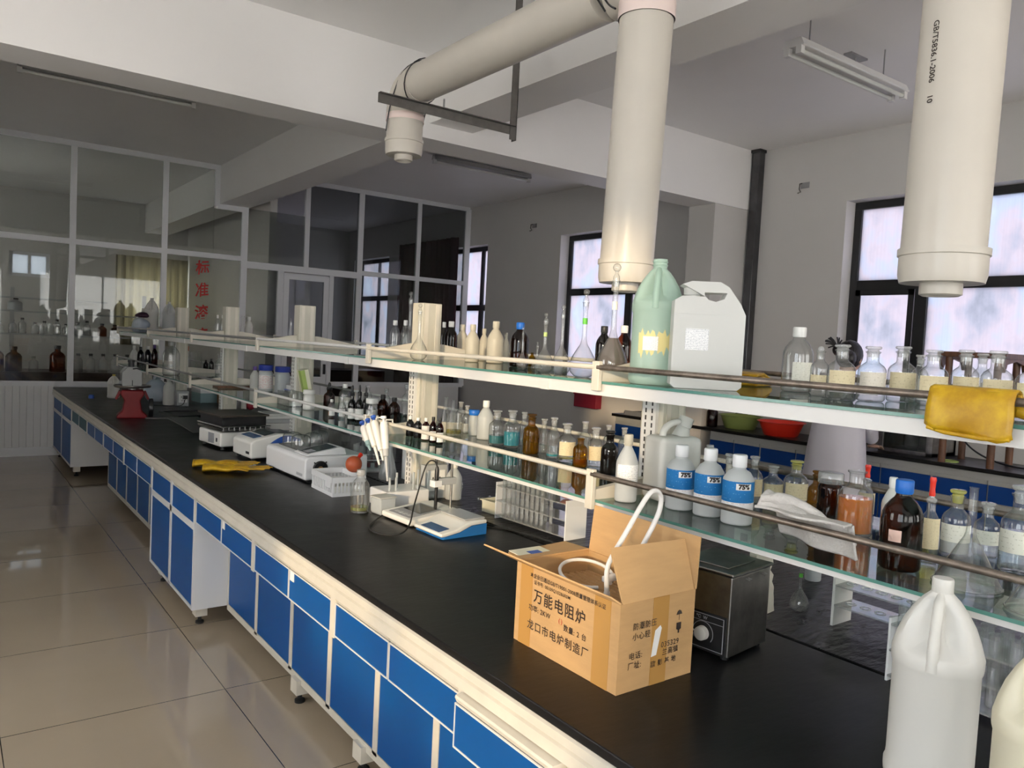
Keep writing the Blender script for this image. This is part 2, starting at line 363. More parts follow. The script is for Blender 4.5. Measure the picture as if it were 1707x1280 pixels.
# ------------------------------------------------------------------ the room
XW, YP, ZC, XL, YB = 6.75, 10.45, 3.66, -1.7, -4.2
YF = 15.0          # far wall of the rooms behind the glass partition
struct('floor', box(BM(), XL, XW, YB, YF, -.1, 0), 'floor_tile', label='glossy beige floor tiles with dark joints')
struct('ceiling', box(BM(), XL, XW, YB, YF, ZC, ZC+.15), 'ceiling', label='plain white ceiling slab')
def wall_with_holes(bm, ax, a0, a1, lo, hi, z0, z1, holes):
    """slab across axis ax (0: x-thickness), running lo..hi along the other axis, with window openings"""
    def b(p0, p1, q0, q1):
        if p1-p0 < 1e-4 or q1-q0 < 1e-4: return
        if ax == 0: box(bm, a0, a1, p0, p1, q0, q1)
        else: box(bm, p0, p1, a0, a1, q0, q1)
    cur = lo
    for h0, h1, w0, w1 in sorted(holes):
        b(cur, h0, z0, z1); b(h0, h1, z0, w0); b(h0, h1, w1, z1); cur = h1
    b(cur, hi, z0, z1)
    return bm
WR = [(1.2, 4.09, 1.02, 3.05), (6.75, 8.21, 1.02, 3.06), (9.95, 11.9, 1.02, 3.06), (13.2, 14.7, 1.02, 3.06)]
struct('wall_right', wall_with_holes(BM(), 0, XW, XW+.24, YB, YF, 0, ZC, WR), 'wall', label='glossy grey-white right wall with the window openings')
WL = [(-3.7, -2.0, .9, 2.9), (-1.2, .75, .9, 2.9), (2.4, 4.0, .9, 2.9), (11.6, 13.2, .9, 2.9)]
struct('wall_left', wall_with_holes(BM(), 0, XL-.24, XL, YB, YF, 0, ZC, WL), 'wall', label='white left wall behind the camera')
WBk = [(-1.2, 1.4, .9, 2.9), (2.2, 5.4, .9, 2.9)]
struct('wall_back', wall_with_holes(BM(), 1, YB-.24, YB, XL, XW, 0, ZC, WBk), 'wall', label='white wall behind the camera')
WFr = [(.90, 1.47, 2.25, 2.65), (2.50, 3.58, 1.4, 2.70)]
struct('wall_far', wall_with_holes(BM(), 1, YF, YF+.24, XL, XW, 0, ZC, WFr), 'wall', label='grey end wall of the rooms behind the glass partition')
struct('wall_divider', box(BM(), 3.62, 3.72, YP+.2, YF, 0, ZC), 'wall', label='grey wall between the two rooms behind the glass partition')
struct('beam_cross', box(BM(), XL, XW, 5.12, 5.47, 3.06, ZC), 'beam', label='white ceiling beam across the room')
bm = BM(); box(bm, 2.90, 3.28, YB, 5.12, 3.17, ZC); box(bm, 2.90, 3.28, 5.47, YF, 3.17, ZC)
struct('beam_long', bm, 'beam', label='white ceiling beam along the room')
struct('pillar_right', box(BM(), 6.16, XW, 5.13, 5.46, 0, 3.06), 'wall_gloss', label='glossy wall pillar under the cross beam')
portal((XL+.02, -2.8, 1.9), (0, math.radians(-90), 0), 2.0, 1.6); portal((XL+.02, -.2, 1.9), (0, math.radians(-90), 0), 2.0, 2.2)
portal((XL+.02, 3.2, 1.9), (0, math.radians(-90), 0), 2.0, 2.0)
portal((XL+.02, 12.4, 1.9), (0, math.radians(-90), 0), 2.0, 1.6)
portal((.1, YB+.02, 1.9), (math.radians(90), 0, 0), 2.6, 2.0); portal((3.8, YB+.02, 1.9), (math.radians(90), 0, 0), 3.2, 2.0)
portal((3.04, YF-.02, 2.05), (math.radians(-90), 0, 0), 1.08, 1.3)

def plain_window(n, ax, a, lo, hi, z0, z1, film, label, dim=False):
    t = bpy.data.objects.new('window_%d' % n, None); C.objects.link(t); t['kind'] = 'structure'; t['label'] = label; t['category'] = 'window'
    def b(bm, p0, p1, q0, q1, d0, d1): return box(bm, a+d0, a+d1, p0, p1, q0, q1) if ax == 0 else box(bm, p0, p1, a+d0, a+d1, q0, q1)
    bm = BM(); w = .05; m_ = (lo+hi)/2
    for p0, p1, q0, q1 in ((lo, hi, z0, z0+w), (lo, hi, z1-w, z1), (lo, lo+w, z0+w, z1-w), (hi-w, hi, z0+w, z1-w), (m_-.02, m_+.02, z0+w, z1-w)): b(bm, p0, p1, q0, q1, 0, .05)
    struct('window_frame', bm, 'white_alu', t)
    for p0, p1 in ((lo+w, m_-.02), (m_+.02, hi-w)): struct('pane', b(BM(), p0, p1, z0+w, z1-w, .02, .026), 'grey_film' if dim else 'white_film' if film else 'pane_clear', t)
plain_window(4, 0, XL-.15, -3.7, -2.0, .9, 2.9, True, 'window behind the camera on the left, frosting added to scatter the sun')
plain_window(5, 0, XL-.15, -1.2, .75, .9, 2.9, False, 'clear window beside the camera on the left')
plain_window(10, 0, XL-.15, 2.4, 4.0, .9, 2.9, True, 'unseen frosted window added on the left for fill light')  # extra window put in to lift the floor and far area
plain_window(12, 0, XL-.15, 11.6, 13.2, .9, 2.9, True, 'unseen frosted window added to light the left room behind the glass')  # added opening that brightens the room behind the left panes
plain_window(6, 1, YB-.15, -1.2, 1.4, .9, 2.9, True, 'window behind the camera, frosting added to scatter the sun')
plain_window(7, 1, YB-.15, 2.2, 5.4, .9, 2.9, True, 'wide window behind the camera, frosting added to scatter the sun')
plain_window(8, 1, YF+.05, 0.90, 1.47, 2.25, 2.65, False, 'small bright high window behind the leftmost glass pane', 'part')
plain_window(9, 1, YF+.05, 2.50, 3.58, 1.4, 2.70, True, 'window behind the pale curtain')
def window(n, y0, y1, z0, z1, mull, trans, label, casement=None):
    """dark framed window in the right wall; mull: mullion positions above / below the transom"""
    t = bpy.data.objects.new('window_%d' % n, None); C.objects.link(t); t['kind'] = 'structure'; t['label'] = label; t['category'] = 'window'
    xf = XW+.15; bm = BM(); w = .07
    box(bm, xf, xf+.06, y0, y1, z0, z0+w); box(bm, xf, xf+.06, y0, y1, z1-w, z1)
    box(bm, xf, xf+.06, y0, y0+w, z0+w, z1-w); box(bm, xf, xf+.06, y1-w, y1, z0+w, z1-w)
    box(bm, xf, xf+.06, y0+w, y1-w, trans-.045, trans+.045)
    up, lo = mull
    for y in up: box(bm, xf, xf+.06, y-.04, y+.04, trans+.045, z1-w)
    for y in lo: box(bm, xf, xf+.06, y-.055, y+.055, z0+w, trans-.045)
    struct('window_frame', bm, 'blackpl', t, bevel=.003)
    def panes(cuts, a, b, half):
        e = [y0+w]+[c for y in cuts for c in (y-half, y+half)]+[y1-w]
        for p, q in zip(e[::2], e[1::2]):
            struct('pane', box(BM(), xf+.025, xf+.035, p, q, a, b), 'window_film', t)
    panes(sorted(up), trans+.045, z1-w, .04); panes(sorted(lo), z0+w, trans-.045, .055)
    if casement:
        a, b = casement; bm = BM()
        box(bm, xf-.012, xf, a, a+.05, z0+w, trans-.045); box(bm, xf-.012, xf, b-.05, b, z0+w, trans-.045)
        box(bm, xf-.012, xf, a, b, trans-.095, trans-.045); box(bm, xf-.012, xf, a, b, z0+w, z0+w+.05)
        struct('casement', bm, 'blackpl', t)
window(1, 1.2, 4.09, 1.02, 3.05, ((2.55,), (3.42,)), 2.28, 'black framed frosted window behind the upper reagent bottles', casement=(3.475, 4.02))
window(2, 6.75, 8.21, 1.02, 3.06, ((), (7.02,)), 2.30, 'black framed frosted window behind the volumetric flasks')
window(3, 9.95, 11.9, 1.02, 3.06, ((10.3,), (10.3,)), 2.10, 'window at the end of the glass partition')

window(13, 13.2, 14.7, 1.02, 3.06, ((13.9,), (13.9,)), 2.30, 'window of the right room behind the glass partition')

# glass partition
P = bpy.data.objects.new('wall_partition', None); C.objects.link(P); P['kind'] = 'structure'; P['label'] = 'white framed glass partition at the far end of the room'; P['category'] = 'partition'
Y0, Y1 = YP, YP+.06; fw = .032
bm = BM()
def vm(x, z0, z1, w=fw): box(bm, x-w, x+w, Y0, Y1, z0, z1)
def hm(x0, x1, z, w=fw): box(bm, x0, x1, Y0-.004, Y1+.004, z-w, z+w)
for x in (-.75, .25, 1.25, 2.25): vm(x, .82, 3.63)
hm(XL, 3.26, .835, .028); hm(XL, 3.2, 2.50); hm(XL, 2.90, 3.63); hm(2.87, 3.27, 3.14); vm(2.87, 3.14, 3.63)
vm(3.23, 0, 3.14, .04); hm(3.27, 4.88, 2.43, .045); vm(4.08, 2.47, 3.63); vm(4.88, 0, 3.63, .04); vm(5.83, .85, 3.63); vm(6.70, .85, 3.63, .045)
hm(4.92, 6.72, 2.47); hm(4.92, 6.72, .86); hm(3.29, 6.72, 3.63); vm(4.46, 0, 2.39); vm(3.73, 0, 2.39, .04); hm(3.27, 3.70, .86); hm(4.49, 4.85, .86)
struct('partition_frame', bm, 'white_alu', P)
def pane(x0, x1, z0, z1): struct('pane', box(BM(), x0, x1, Y0+.025, Y0+.031, z0, z1), 'pane', P)
xs = (-1.7, -.75, .25, 1.25, 2.25)
for a, b in zip(xs, xs[1:]): pane(a+fw, b-fw, .865, 2.468); pane(a+fw, b-fw, 2.532, 3.598)
pane(2.282, 3.19, .865, 2.468); pane(2.282, 2.838, 2.532, 3.598); pane(2.838, 3.19, 2.532, 3.11)
pane(3.27, 3.69, .89, 2.385); pane(4.49, 4.84, .89, 2.385); pane(3.27, 4.05, 2.475, 3.165); pane(4.11, 4.84, 2.475, 3.598)
for a, b in ((4.92, 5.80), (5.86, 6.66)): pane(a, b, .89, 2.438); pane(a, b, 2.50, 3.598)
bm = BM()
for i in range(int((3.19-XL)/.07)):
    x = XL+i*.07; box(bm, x, x+.064, Y0+.01, Y0+.03, .10, .81)
box(bm, XL, 3.19, Y0+.03, Y0+.045, 0, .81)
struct('ribbed_panel', bm, 'white_panel', P, label='white ribbed lower panel')
struct('lower_panel', box(BM(), 4.92, 6.66, Y0+.01, Y0+.04, 0, .83), 'white_panel', P)
struct('baseboard_far', box(BM(), XL, 3.19, Y0-.012, Y0, .0, .1), 'white_alu', P)
D = bpy.data.objects.new('door_1', None); C.objects.link(D); D['kind'] = 'structure'; D['label'] = 'white framed glass door in the partition'; D['category'] = 'door'
bm = BM()
box(bm, 3.775, 3.85, Y0+.005, Y0+.045, .02, 2.37); box(bm, 4.35, 4.425, Y0+.005, Y0+.045, .02, 2.37); box(bm, 3.85, 4.35, Y0+.005, Y0+.045, 2.29, 2.37); box(bm, 3.85, 4.35, Y0+.005, Y0+.045, .02, .22); box(bm, 3.85, 4.35, Y0+.005, Y0+.045, .88, .96)
struct('door_leaf_frame', bm, 'white_alu', D)
struct('pane', box(BM(), 3.85, 4.35, Y0+.02, Y0+.026, .96, 2.29), 'pane', D); struct('door_panel', box(BM(), 3.85, 4.35, Y0+.015, Y0+.035, .22, .88), 'white_panel', D)
bm = BM(); box(bm, 4.375, 4.40, Y0-.035, Y0+.005, 1.0, 1.14); struct('door_handle', bm, 'blackpl', D, label='black door handle')
# red lettering on the glass: 标准溶液
t = thing('window_lettering', 'four red Chinese characters stuck one above another on the glass partition', 'lettering', (2.715, Y0+.022, 1.90))
for ch, dy in (('标', .45), ('准', .15), ('溶', -.15), ('液', -.46)):
    lettering('character', [(ch, .20, 0, dy, .004)], 'ink_red', t, lambda x, y: (x*.85, 0, y*.95+x*.12))

# black square downpipe in the corner of the pillar
t = thing('downpipe', 'dark shiny square duct running from ceiling to floor in the wall corner', 'pipe', (6.70, 5.06, 0))
obj('duct', box(BM(), -.045, .045, -.045, .045, 0, ZC-.03), 'duct_steel', t, bevel=.004)
bm = BM(); box(bm, -.055, .055, -.055, .055, ZC-.03, ZC); obj('collar', bm, 'blackpl', t)
# little wall hooks
for i, (y, z, lab) in enumerate(((8.82, 3.22, 'small metal hook on the wall left of the far frosted window'), (4.55, 3.23, 'small metal hook on the wall left of the near frosted window'), (5.85, 3.02, 'small metal hook on the wall just behind the glossy pillar'))):
    t = thing('wall_hook', lab, 'hook', (XW, y, z), group='wall hooks')
    bm = BM(); box(bm, -.008, 0, -.06, .03, -.01, .045); obj('plate', bm, 'grey_metal', t)
    bm = BM(); tube(bm, [(-.005, .02, .04), (-.04, .02, .03), (-.045, .02, -.02), (-.02, .02, -.045), (-.05, .03, -.06)], .006, 6); obj('hook', bm, 'angle_iron', t)
# red box on the far wall
t = thing('red_box', 'small dark red box on the wall under the upper shelf', 'box', (XW-.10, 7.45, .80))
obj('body', box(BM(), 0, .10, -.22, .20, 0, .20), 'red_box', t, bevel=.006); obj('lid', box(BM(), -.01, .10, -.225, .205, .16, .215), 'red_box', t, bevel=.004)

# ------------------------------------------------------------------ ceiling lamps
def lamp(loc, ln, lab, rods, twin):
    t = thing('ceiling_lamp', lab, 'lamp', loc, group='unlit fluorescent ceiling lamps')
    w = .075 if twin else .045
    bm = BM(); prism(bm, [(-w, .0), (-w*.7, .045), (w*.7, .045), (w, .0), (w*.9, -.004), (-w*.9, -.004)], 0, -ln/2, ln/2)
    obj('housing', bm, 'white_metal' if twin else 'alu_grey_and_shaded', t)
    for y in ((-.042, .042) if twin else (0,)):
        bm = BM(); tube(bm, [(-ln/2+.03, y, -.03), (ln/2-.03, y, -.03)], .014, 10); obj('tube', bm, 'white_pl2' if twin else 'offwhite_pl', t, smooth=True)
        for sgn in (-1, 1):
            bm = BM(); box(bm, sgn*(ln/2-.015)-.018, sgn*(ln/2-.015)+.018, y-.018, y+.018, -.05, .0); obj('socket', bm, 'white_metal', t)
    for x in rods:
        bm = BM(); tube(bm, [(x, 0, .04), (x, 0, ZC-loc[2])], .005, 6); obj('rod', bm, 'grey_metal', t)
lamp((1.17, 7.55, 3.60), 1.36, 'single tube lamp under the ceiling at the upper left', (-.4, .4), False)
lamp((5.15, 7.76, 3.60), 1.36, 'single tube lamp under the ceiling behind the hanging duct bracket', (-.4, .4), False)
lamp((4.66, 2.87, 3.42), 1.22, 'twin tube lamp hanging on two rods between the pale pipes', (-.45, .40), True)
t = thing('ceiling_hook_plate', 'small metal plate with a hook on the ceiling above the twin tube lamp', 'plate', (5.03, 3.06, ZC))
obj('plate', box(BM(), -.10, .10, -.03, .03, -.012, 0), 'grey_metal', t); bm = BM(); tube(bm, [(0, 0, -.01), (0, 0, -.08), (.03, 0, -.10)], .006, 6); obj('hook', bm, 'grey_metal', t)

# ------------------------------------------------------------------ exhaust pipes
def cap_end(t, R, z):
    bm = BM(); lathe(bm, [(R*1.02, z+.085), (R*1.07, z+.085), (R*1.07, z+.068), (R*1.03, z+.066), (R*1.03, z+.02), (R*.98, z), (R*.5, z), (R*.5, z-.028), (R*.42, z-.032), (R*.40, z-.005), (0, z-.005)], 40)
    return obj('end_cap', bm, 'pipe', t, smooth=True)
R = .099; XA = 2.055
t = thing('exhaust_pipe', 'pale horizontal exhaust pipe on the bracket with a short capped drop', 'pipe', (XA, 3.9, 2.944))
bm = BM(); tube(bm, [(0, -1.60, 0), (0, -.165, 0)], R, 36); obj('horizontal_pipe', bm, 'pipe', t, smooth=True)
bm = BM(); tube(bm, [(0, -.17, 0), (0, -.10, -.004), (0, -.045, -.025), (0, -.012, -.065), (0, 0, -.12), (0, 0, -.16)], R*1.04, 36); obj('elbow', bm, 'pipe', t, smooth=True)
bm = BM(); tube(bm, [(0, 0, -.14), (0, 0, -.29)], R, 36); obj('drop_pipe', bm, 'pipe', t, smooth=True)
bm = BM(); lathe(bm, [(R*1.05, -.175), (R*1.05, -.14), (R*1.0, -.135)], 36); obj('collar', bm, 'pipe_pink', t, smooth=True)
cap_end(t, R, -.355)
bm = BM(); rw = R*1.09
tube(bm, [(rw*math.cos(k*PI/12), -.185-.055*math.sin(k*PI/12), rw*math.sin(k*PI/12)) for k in range(25)], .0032, 6)
tube(bm, [(-rw, .01, -.24), (-rw, -.01, -.15), (-rw, -.055, -.06), (-rw*.86, -.12, .055), (-rw*.4, -.19, rw*.93), (0, -.215, rw)], .0032, 6, smooth=2)
tube(bm, [(rw, .01, -.24), (rw, -.01, -.15), (rw, -.06, -.05), (rw*.8, -.15, .06), (rw*.35, -.20, rw*.94)], .0032, 6, smooth=2)
obj('tie_wire', bm, 'blackpl', t, smooth=True, label='thin black tie wire round the elbow')
t = thing('exhaust_pipe', 'pale vertical exhaust pipe hanging in the middle of the picture', 'pipe', (XA, 2.11, 0))
bm = BM(); tube(bm, [(-.0, 0, 1.90), (.03, 0, 2.80)], R, 40); obj('vertical_pipe', bm, 'pipe', t, smooth=True)
cap_end(t, R, 1.835)
bm = BM(); tube(bm, [(.03, 0, 2.80), (.03, 0, 2.90), (.028, .03, 2.93), (.02, .10, 2.944), (.005, .155, 2.944)], R*1.05, 40); tube(bm, [(.03, 0, 2.9), (.03, 0, ZC)], R, 40); obj('tee', bm, 'pipe', t, smooth=True)
bm = BM(); lathe(bm, [(R*1.0, 2.80), (R*1.06, 2.80), (R*1.06, 2.86), (R*1.0, 2.86)], 40, c=(.03, 0, 0)); obj('collar', bm, 'pipe_pink', t, smooth=True)
bm = BM(); tube(bm, [(-.085, .11, 2.88), (-.075, .09, 2.85), (-.09, .04, 2.82)], .004, 6, smooth=2); tube(bm, [(-.12, .16, 2.96), (-.11, .14, 2.90), (-.085, .10, 2.83)], .004, 6, smooth=2); obj('tie_wire', bm, 'blackpl', t)
t = thing('exhaust_pipe', 'thick pale exhaust pipe with printed marking hanging at the right', 'pipe', (2.045, .965, 0))
bm = BM(); tube(bm, [(-.005, 0, 1.86), (.045, 0, ZC)], R*.985, 40); obj('vertical_pipe', bm, 'pipe', t, smooth=True)
cap_end(t, R, 1.80)
def pipefn(x, y):
    a = math.radians(168)+y/R; z = 2.56-x
    return (.0278*(z-1.86)-.005+R*math.cos(a)*.995, R*math.sin(a)*.995, z)
for s_, x_ in (('PVC-U 200×4.9 (L)', -.02), ('GB/T5836.1-2006', .20), ('10', .315)): lettering('printing', [(s_, .021, x_, 0, .0004)], 'ink', t, pipefn)
# angle iron bracket carrying the elbow
t = thing('pipe_bracket', 'dark angle iron bracket hanging under the horizontal exhaust pipe', 'bracket', (1.80, 3.72, 2.83))
bm = BM(); box(bm, 0, .86, -.004, 0, -.045, .0); box(bm, 0, .86, -.03, 0, -.0, .004); obj('cross_bar', bm, 'angle_iron', t)
bm = BM(); box(bm, .83, .875, -.012, -.006, -.075, ZC-2.83); box(bm, .871, .875, -.012, .03, -.075, ZC-2.83); obj('hanger', bm, 'angle_iron', t)
bm = BM(); tube(bm, [(.38, -.02, .0), (.38, -.02, .05)], .005, 6); obj('bolt', bm, 'grey_metal', t)
# ------------------------------------------------------------------ the long bench
XF, XM, XB2 = 1.075, 1.95, 2.83
HB = .80
bm = BM(); box(bm, XF, XM-.006, -1.2, 10.42, HB-.024, HB)
tag(obj('worktop', bm, 'worktop', bevel=.004), 'long matt black front worktop of the bench with the cardboard box', 'worktop')
bm = BM(); box(bm, XM+.006, XB2, -1.2, 10.42, HB-.024, HB)
tag(obj('worktop', bm, 'worktop_rough', bevel=.004), 'rear black worktop with a rippled surface behind the seam under the shelves', 'worktop')
# two-step cream trim under the front edge
bm = BM()
prism(bm, [(XF+.004, .776), (XF-.004, .772), (XF-.004, .752), (XF+.002, .748), (XF-.006, .744), (XF-.006, .716), (XF+.012, .708), (XF+.03, .708), (XF+.03, .776)], 1, -1.2, 10.42)
tag(obj('bench_trim', bm, 'cream_alu'), 'long cream aluminium trim rail under the front edge of the black worktop', 'trim')

def unit(y0, y1, kind, lab, tags=(), teal=False, tall_end=False, pulled=None):
    """one bench cabinet between y0 and y1, seen from its front at x = XF"""
    t = thing('bench_cabinet', lab, 'cabinet', (0, 0, 0), group='cabinets under the front worktop')
    xf = XF+.012; zb = .107; rec = .178
    n = 2; w = (y1-y0)/n; s = .018
    bm = BM()
    if kind == 'tall':
        box(bm, xf+.004, XM-.06, y0, y1, zb, .706)
        box(bm, xf-.008, xf+.004, y0, y0+s, zb, .712); box(bm, xf-.008, xf+.004, y1-s, y1, zb, .712); box(bm, xf-.008, xf+.004, y0+w-s*1.1, y0+w+s*1.1, zb, .712)
        box(bm, xf-.008, xf+.004, y0+s, y1-s, zb, zb+.016); box(bm, xf-.008, xf+.004, y0+s, y1-s, .532, .566)
    elif kind == 'open':
        box(bm, xf+.004, XM-.06, y0, y1, .578, .706); box(bm, XM-.08, XM-.06, y0, y1, zb, .578)
        box(bm, xf-.008, xf+.004, y0, y0+s, .572, .712); box(bm, xf-.008, xf+.004, y1-s, y1, .572, .712)
    else:
        box(bm, xf+.004, XM-.06, y0, y1, .578, .706); box(bm, xf+rec+.004, XM-.06, y0, y1, zb, .578)
        box(bm, xf-.008, xf+.004, y0, y0+s, .572, .712); box(bm, xf-.008, xf+.004, y1-s, y1, .572, .712)
        x = xf+rec
        for yy in (y0+.0, y0+w, y1-.0): box(bm, x-.006, x+.004, max(y0, yy-.018), min(y1, yy+.018), zb, .578)
        box(bm, x-.006, x+.004, y0, y1, zb-.02, zb+.012)
    obj('carcass', bm, 'cream_alu' if kind != 'tall' else 'white_panel', t)
    for k in range(n):
        a, b = y0+k*w+(s if k == 0 else .003), y0+(k+1)*w-(s if k == n-1 else .003)
        px = -.0 if pulled != k else -.035
        bm = BM(); box(bm, xf-.004+px, xf+.004, a, b, .582, .690)
        if kind == 'tall': bm.free(); bm = BM(); box(bm, xf-.004, xf+.002, a, b, .566, .688)
        d = obj('drawer', bm, 'teal_panel' if teal else 'blue_panel', t, bevel=.0012)
        bm = BM(); box(bm, xf-.006+px, xf-.002+px, a, b, .578 if kind != 'tall' else .562, .583 if kind != 'tall' else .567); box(bm, xf-.006+px, xf-.002+px, a, b, .689, .693)
        box(bm, xf-.006+px, xf-.002+px, a, a+.003, .583, .689); box(bm, xf-.006+px, xf-.002+px, b-.003, b, .583, .689)
        obj('edging', bm, 'white_metal', d)
        bm = BM(); prism(bm, [(xf+.0+px, .693), (xf+.010, .699), (xf+.010, .712), (xf-.004+px, .712), (xf-.006+px, .706)], 1, a, b); obj('grip_strip', bm, 'cream_alu', d)
        if k in tags:
            bm = BM(); box(bm, xf-.0065+px, xf-.0045+px, b-.05, b-.012, .655, .690); obj('name_tag', bm, 'paper', d, label='small white paper tag')
        if kind == 'tall':
            bm = BM(); box(bm, xf-.004, xf+.003, a, b, zb+.018, .530); dr = obj('door', bm, 'blue_panel', t, bevel=.0012)
            bm = BM(); prism(bm, [(xf-.006, .531), (xf+.004, .531), (xf+.004, .56), (xf-.007, .548)], 1, a, b); obj('grip_strip', bm, 'cream_alu', dr)
        elif kind == 'doors':
            bm = BM(); box(bm, xf+rec-.004, xf+rec+.003, y0+k*w+.019, y0+(k+1)*w-.019, zb+.014, .577); dr = obj('door', bm, 'blue_panel', t, bevel=.0012)
    if kind != 'open':
        for yy in (y0+.10, y1-.10):
            fx = xf+(.03 if kind != 'doors' else rec-.025 if abs(y0-2.42) < .01 else rec+.06)
            bm = BM(); box(bm, fx, fx+.06, yy-.035, yy+.035, .045, zb); f = obj('foot', bm, 'cream_alu', t)
            bm = BM(); lathe(bm, [(0, 0), (.022, 0), (.022, .012), (.010, .018), (.008, .05), (0, .05)], 12, c=(fx+.03, yy, 0)); obj('leveller', bm, 'rubber_black', f)
    return t
unit(-.80, .0, 'doors', 'bench cabinet behind the right foreground jugs, below the frame')
unit(.0, .80, 'doors', 'bench cabinet below the right foreground jugs, mostly under the frame')
unit(.80, 1.61, 'doors', 'nearest blue bench cabinet in view, cut by the bottom edge, below the cardboard box', pulled=1)
unit(1.61, 2.42, 'doors', 'second blue bench cabinet from the bottom edge, left of the nearest, without a name tag', tags=())
unit(2.42, 3.25, 'doors', 'third blue bench cabinet from the bottom edge, below the balance, with one name tag', tags=(0,))
unit(3.25, 4.18, 'doors', 'blue bench cabinet directly right of the tall white-sided unit, with a paper tag', tags=(0,))
unit(4.185, 5.205, 'tall', 'tall white-sided bench cabinet with two narrow doors standing forward')
unit(5.21, 6.13, 'doors', 'blue bench cabinet directly left of the tall white-sided unit')
unit(6.13, 7.0, 'doors', 'second blue bench cabinet left of the tall white-sided unit')
unit(7.0, 7.87, 'doors', 'blue bench cabinet right of the far knee space')
unit(7.87, 8.88, 'open', 'teal drawer unit above the open knee space at the far end of the bench', teal=True)
unit(8.885, 10.40, 'tall', 'farthest bench cabinet, against the glass partition')
# rear side of the bench: plain carcasses
bm = BM(); box(bm, XM+.06, XB2-.05, -1.0, 10.3, .107, .706); box(bm, XM+.2, XB2-.2, -1.0, 10.3, 0, .107); box(bm, XM-.03, XM+.03, -1.0, 10.3, .5, .77)
tag(obj('rear_cabinet_run', bm, 'white_panel'), 'white cabinets under the rear worktop, hidden behind the front ones', 'cabinet')

# ------------------------------------------------------------------ reagent rack
PX, PY = 1.955, [.19, 1.79, 3.39, 5.0, 6.63, 8.25, 9.85]
UZ, LZ, X0, X1 = 1.49, 1.12, 1.655, 2.315
rk = thing('reagent_rack', 'cream two-tier reagent rack with glass shelves along the middle of the bench', 'shelf rack', (PX, 5.0, HB))
def loc(x, y, z): return (x-PX, y-5.0, z-HB)
def rbox(bm, x0, x1, y0, y1, z0, z1): box(bm, x0-PX, x1-PX, y0-5, y1-5, z0-HB, z1-HB)
for i, y in enumerate(PY):
    bm = BM(); rbox(bm, 1.90, 2.01, y-.05, y+.05, HB, 1.765); p = obj('post', bm, 'post', rk, bevel=.004)
    bm = BM(); rbox(bm, 1.915, 1.935, y-.0515, y-.05, HB+.16, 1.76); rbox(bm, 1.975, 1.995, y-.0515, y-.05, HB+.16, 1.76); obj('groove_strip', bm, 'cream_alu', p)
    bm = BM(); rbox(bm, 1.886, 1.90, y-.03, y+.03, HB, 1.47)
    obj('slotted_strip', bm, 'white_metal', p)
    bm = BM()
    for k in range(24):
        z = .86+k*.024
        for d in (-.014, .014): rbox(bm, 1.8852, 1.8862, y+d-.003, y+d+.003, z, z+.015)
    obj('slots', bm, 'dark_groove', p, label='dark slots')
    # sloping end boards of the two shelf levels
    for z, hh in ((UZ, .075), (LZ, .055)):
        bm = BM()
        pts = [(X0-.012, z-.012), (X0-.012, z+.03), (1.87, z+hh), (1.90, z+hh), (2.01, z+hh), (2.05, z+hh), (X1+.012, z+.03), (X1+.012, z-.012)]
        prism(bm, [(a-PX, b-HB) for a, b in pts], 1, y-.012-5, y+.012-5)
        ar = obj('shelf_arm', bm, 'cream_alu', rk, bevel=.002)
        for xx in (X0-.018, X1+.006):
            bm = BM(); rbox(bm, xx, xx+.016, y-.016, y+.016, z-.03, z+(.062 if z == UZ else .095)); obj('rail_bracket', bm, 'cream_alu', ar, bevel=.002)
for a, b in zip(PY, PY[1:]):
    near = a < 1.0
    for z in (UZ, LZ):
        bm = BM(); rbox(bm, X0, X1, a+.014, b-.014, z-.008, z); g = obj('glass_shelf', bm, 'shelf_glass', rk)
        bm = BM()
        for xx in (X0-.0012, X1): rbox(bm, xx, xx+.0012, a+.014, b-.014, z-.008, z)
        obj('polished_edge', bm, 'glass_edge', g)
        bm = BM(); d = .036 if z == UZ else .013
        for xx in (X0+.004, X1-.024): rbox(bm, xx, xx+.02, a, b, z-.009-d, z-.009)
        if z == UZ:
            rbox(bm, X0+.0, X0+.024, a+.25, a+.29, z-.047, z-.0095)
        obj('shelf_rail', bm, 'white_metal', rk)
        for xx in (X0-.012, X1+.012):
            zz = z+(.043 if z == UZ else .080); r = .0085
            bm = BM(); tube(bm, [loc(xx, a+.005, zz), loc(xx, b-.005, zz)], r, 12)
            obj('guard_rail', bm, 'steel_rail' if near else ('cream_alu' if a < 2.5 else 'grey_metal' if a > 4.5 else 'white_metal'), rk, smooth=True, label='bare brownish steel rail' if near else None)
# socket boxes at the post feet
def socket_box(x, y, w, d, h, lab, mt, plug=False):
    t = thing('socket_box', lab, 'socket', (x, y, HB), group='socket boxes at the rack posts')
    obj('housing', box(BM(), 0, w, 0, d, 0, h), mt, t, bevel=.004)
    bm = BM(); box(bm, .015, w-.015, -.004, 0, h*.25, h*.85); f = obj('face_plate', bm, 'socket_white', t, bevel=.001)
    bm = BM()
    for px, pz in ((w*.35, .62), (w*.65, .62), (w*.5, .5), (w*.42, .38), (w*.58, .38)): box(bm, px-.003, px+.003, -.0048, -.004, h*pz-.006, h*pz+.006)
    obj('socket_holes', bm, 'blackpl', f)
    if plug:
        bm = BM(); box(bm, w*.45, w*.8, -.04, -.004, h*.5, h*.72); tube(bm, [(w*.6, -.035, h*.5), (w*.5, -.04, h*.2), (w*.2, -.03, .006), (-.12, .02, .006), (-.2, .1, .006)], .004, 6, smooth=2); obj('plug_and_cable', bm, 'blackpl', f)
    return t
socket_box(1.875, 8.02, .11, .10, .15, 'pale socket box with a black plug at the foot of the second farthest post', 'grey_pl', True)
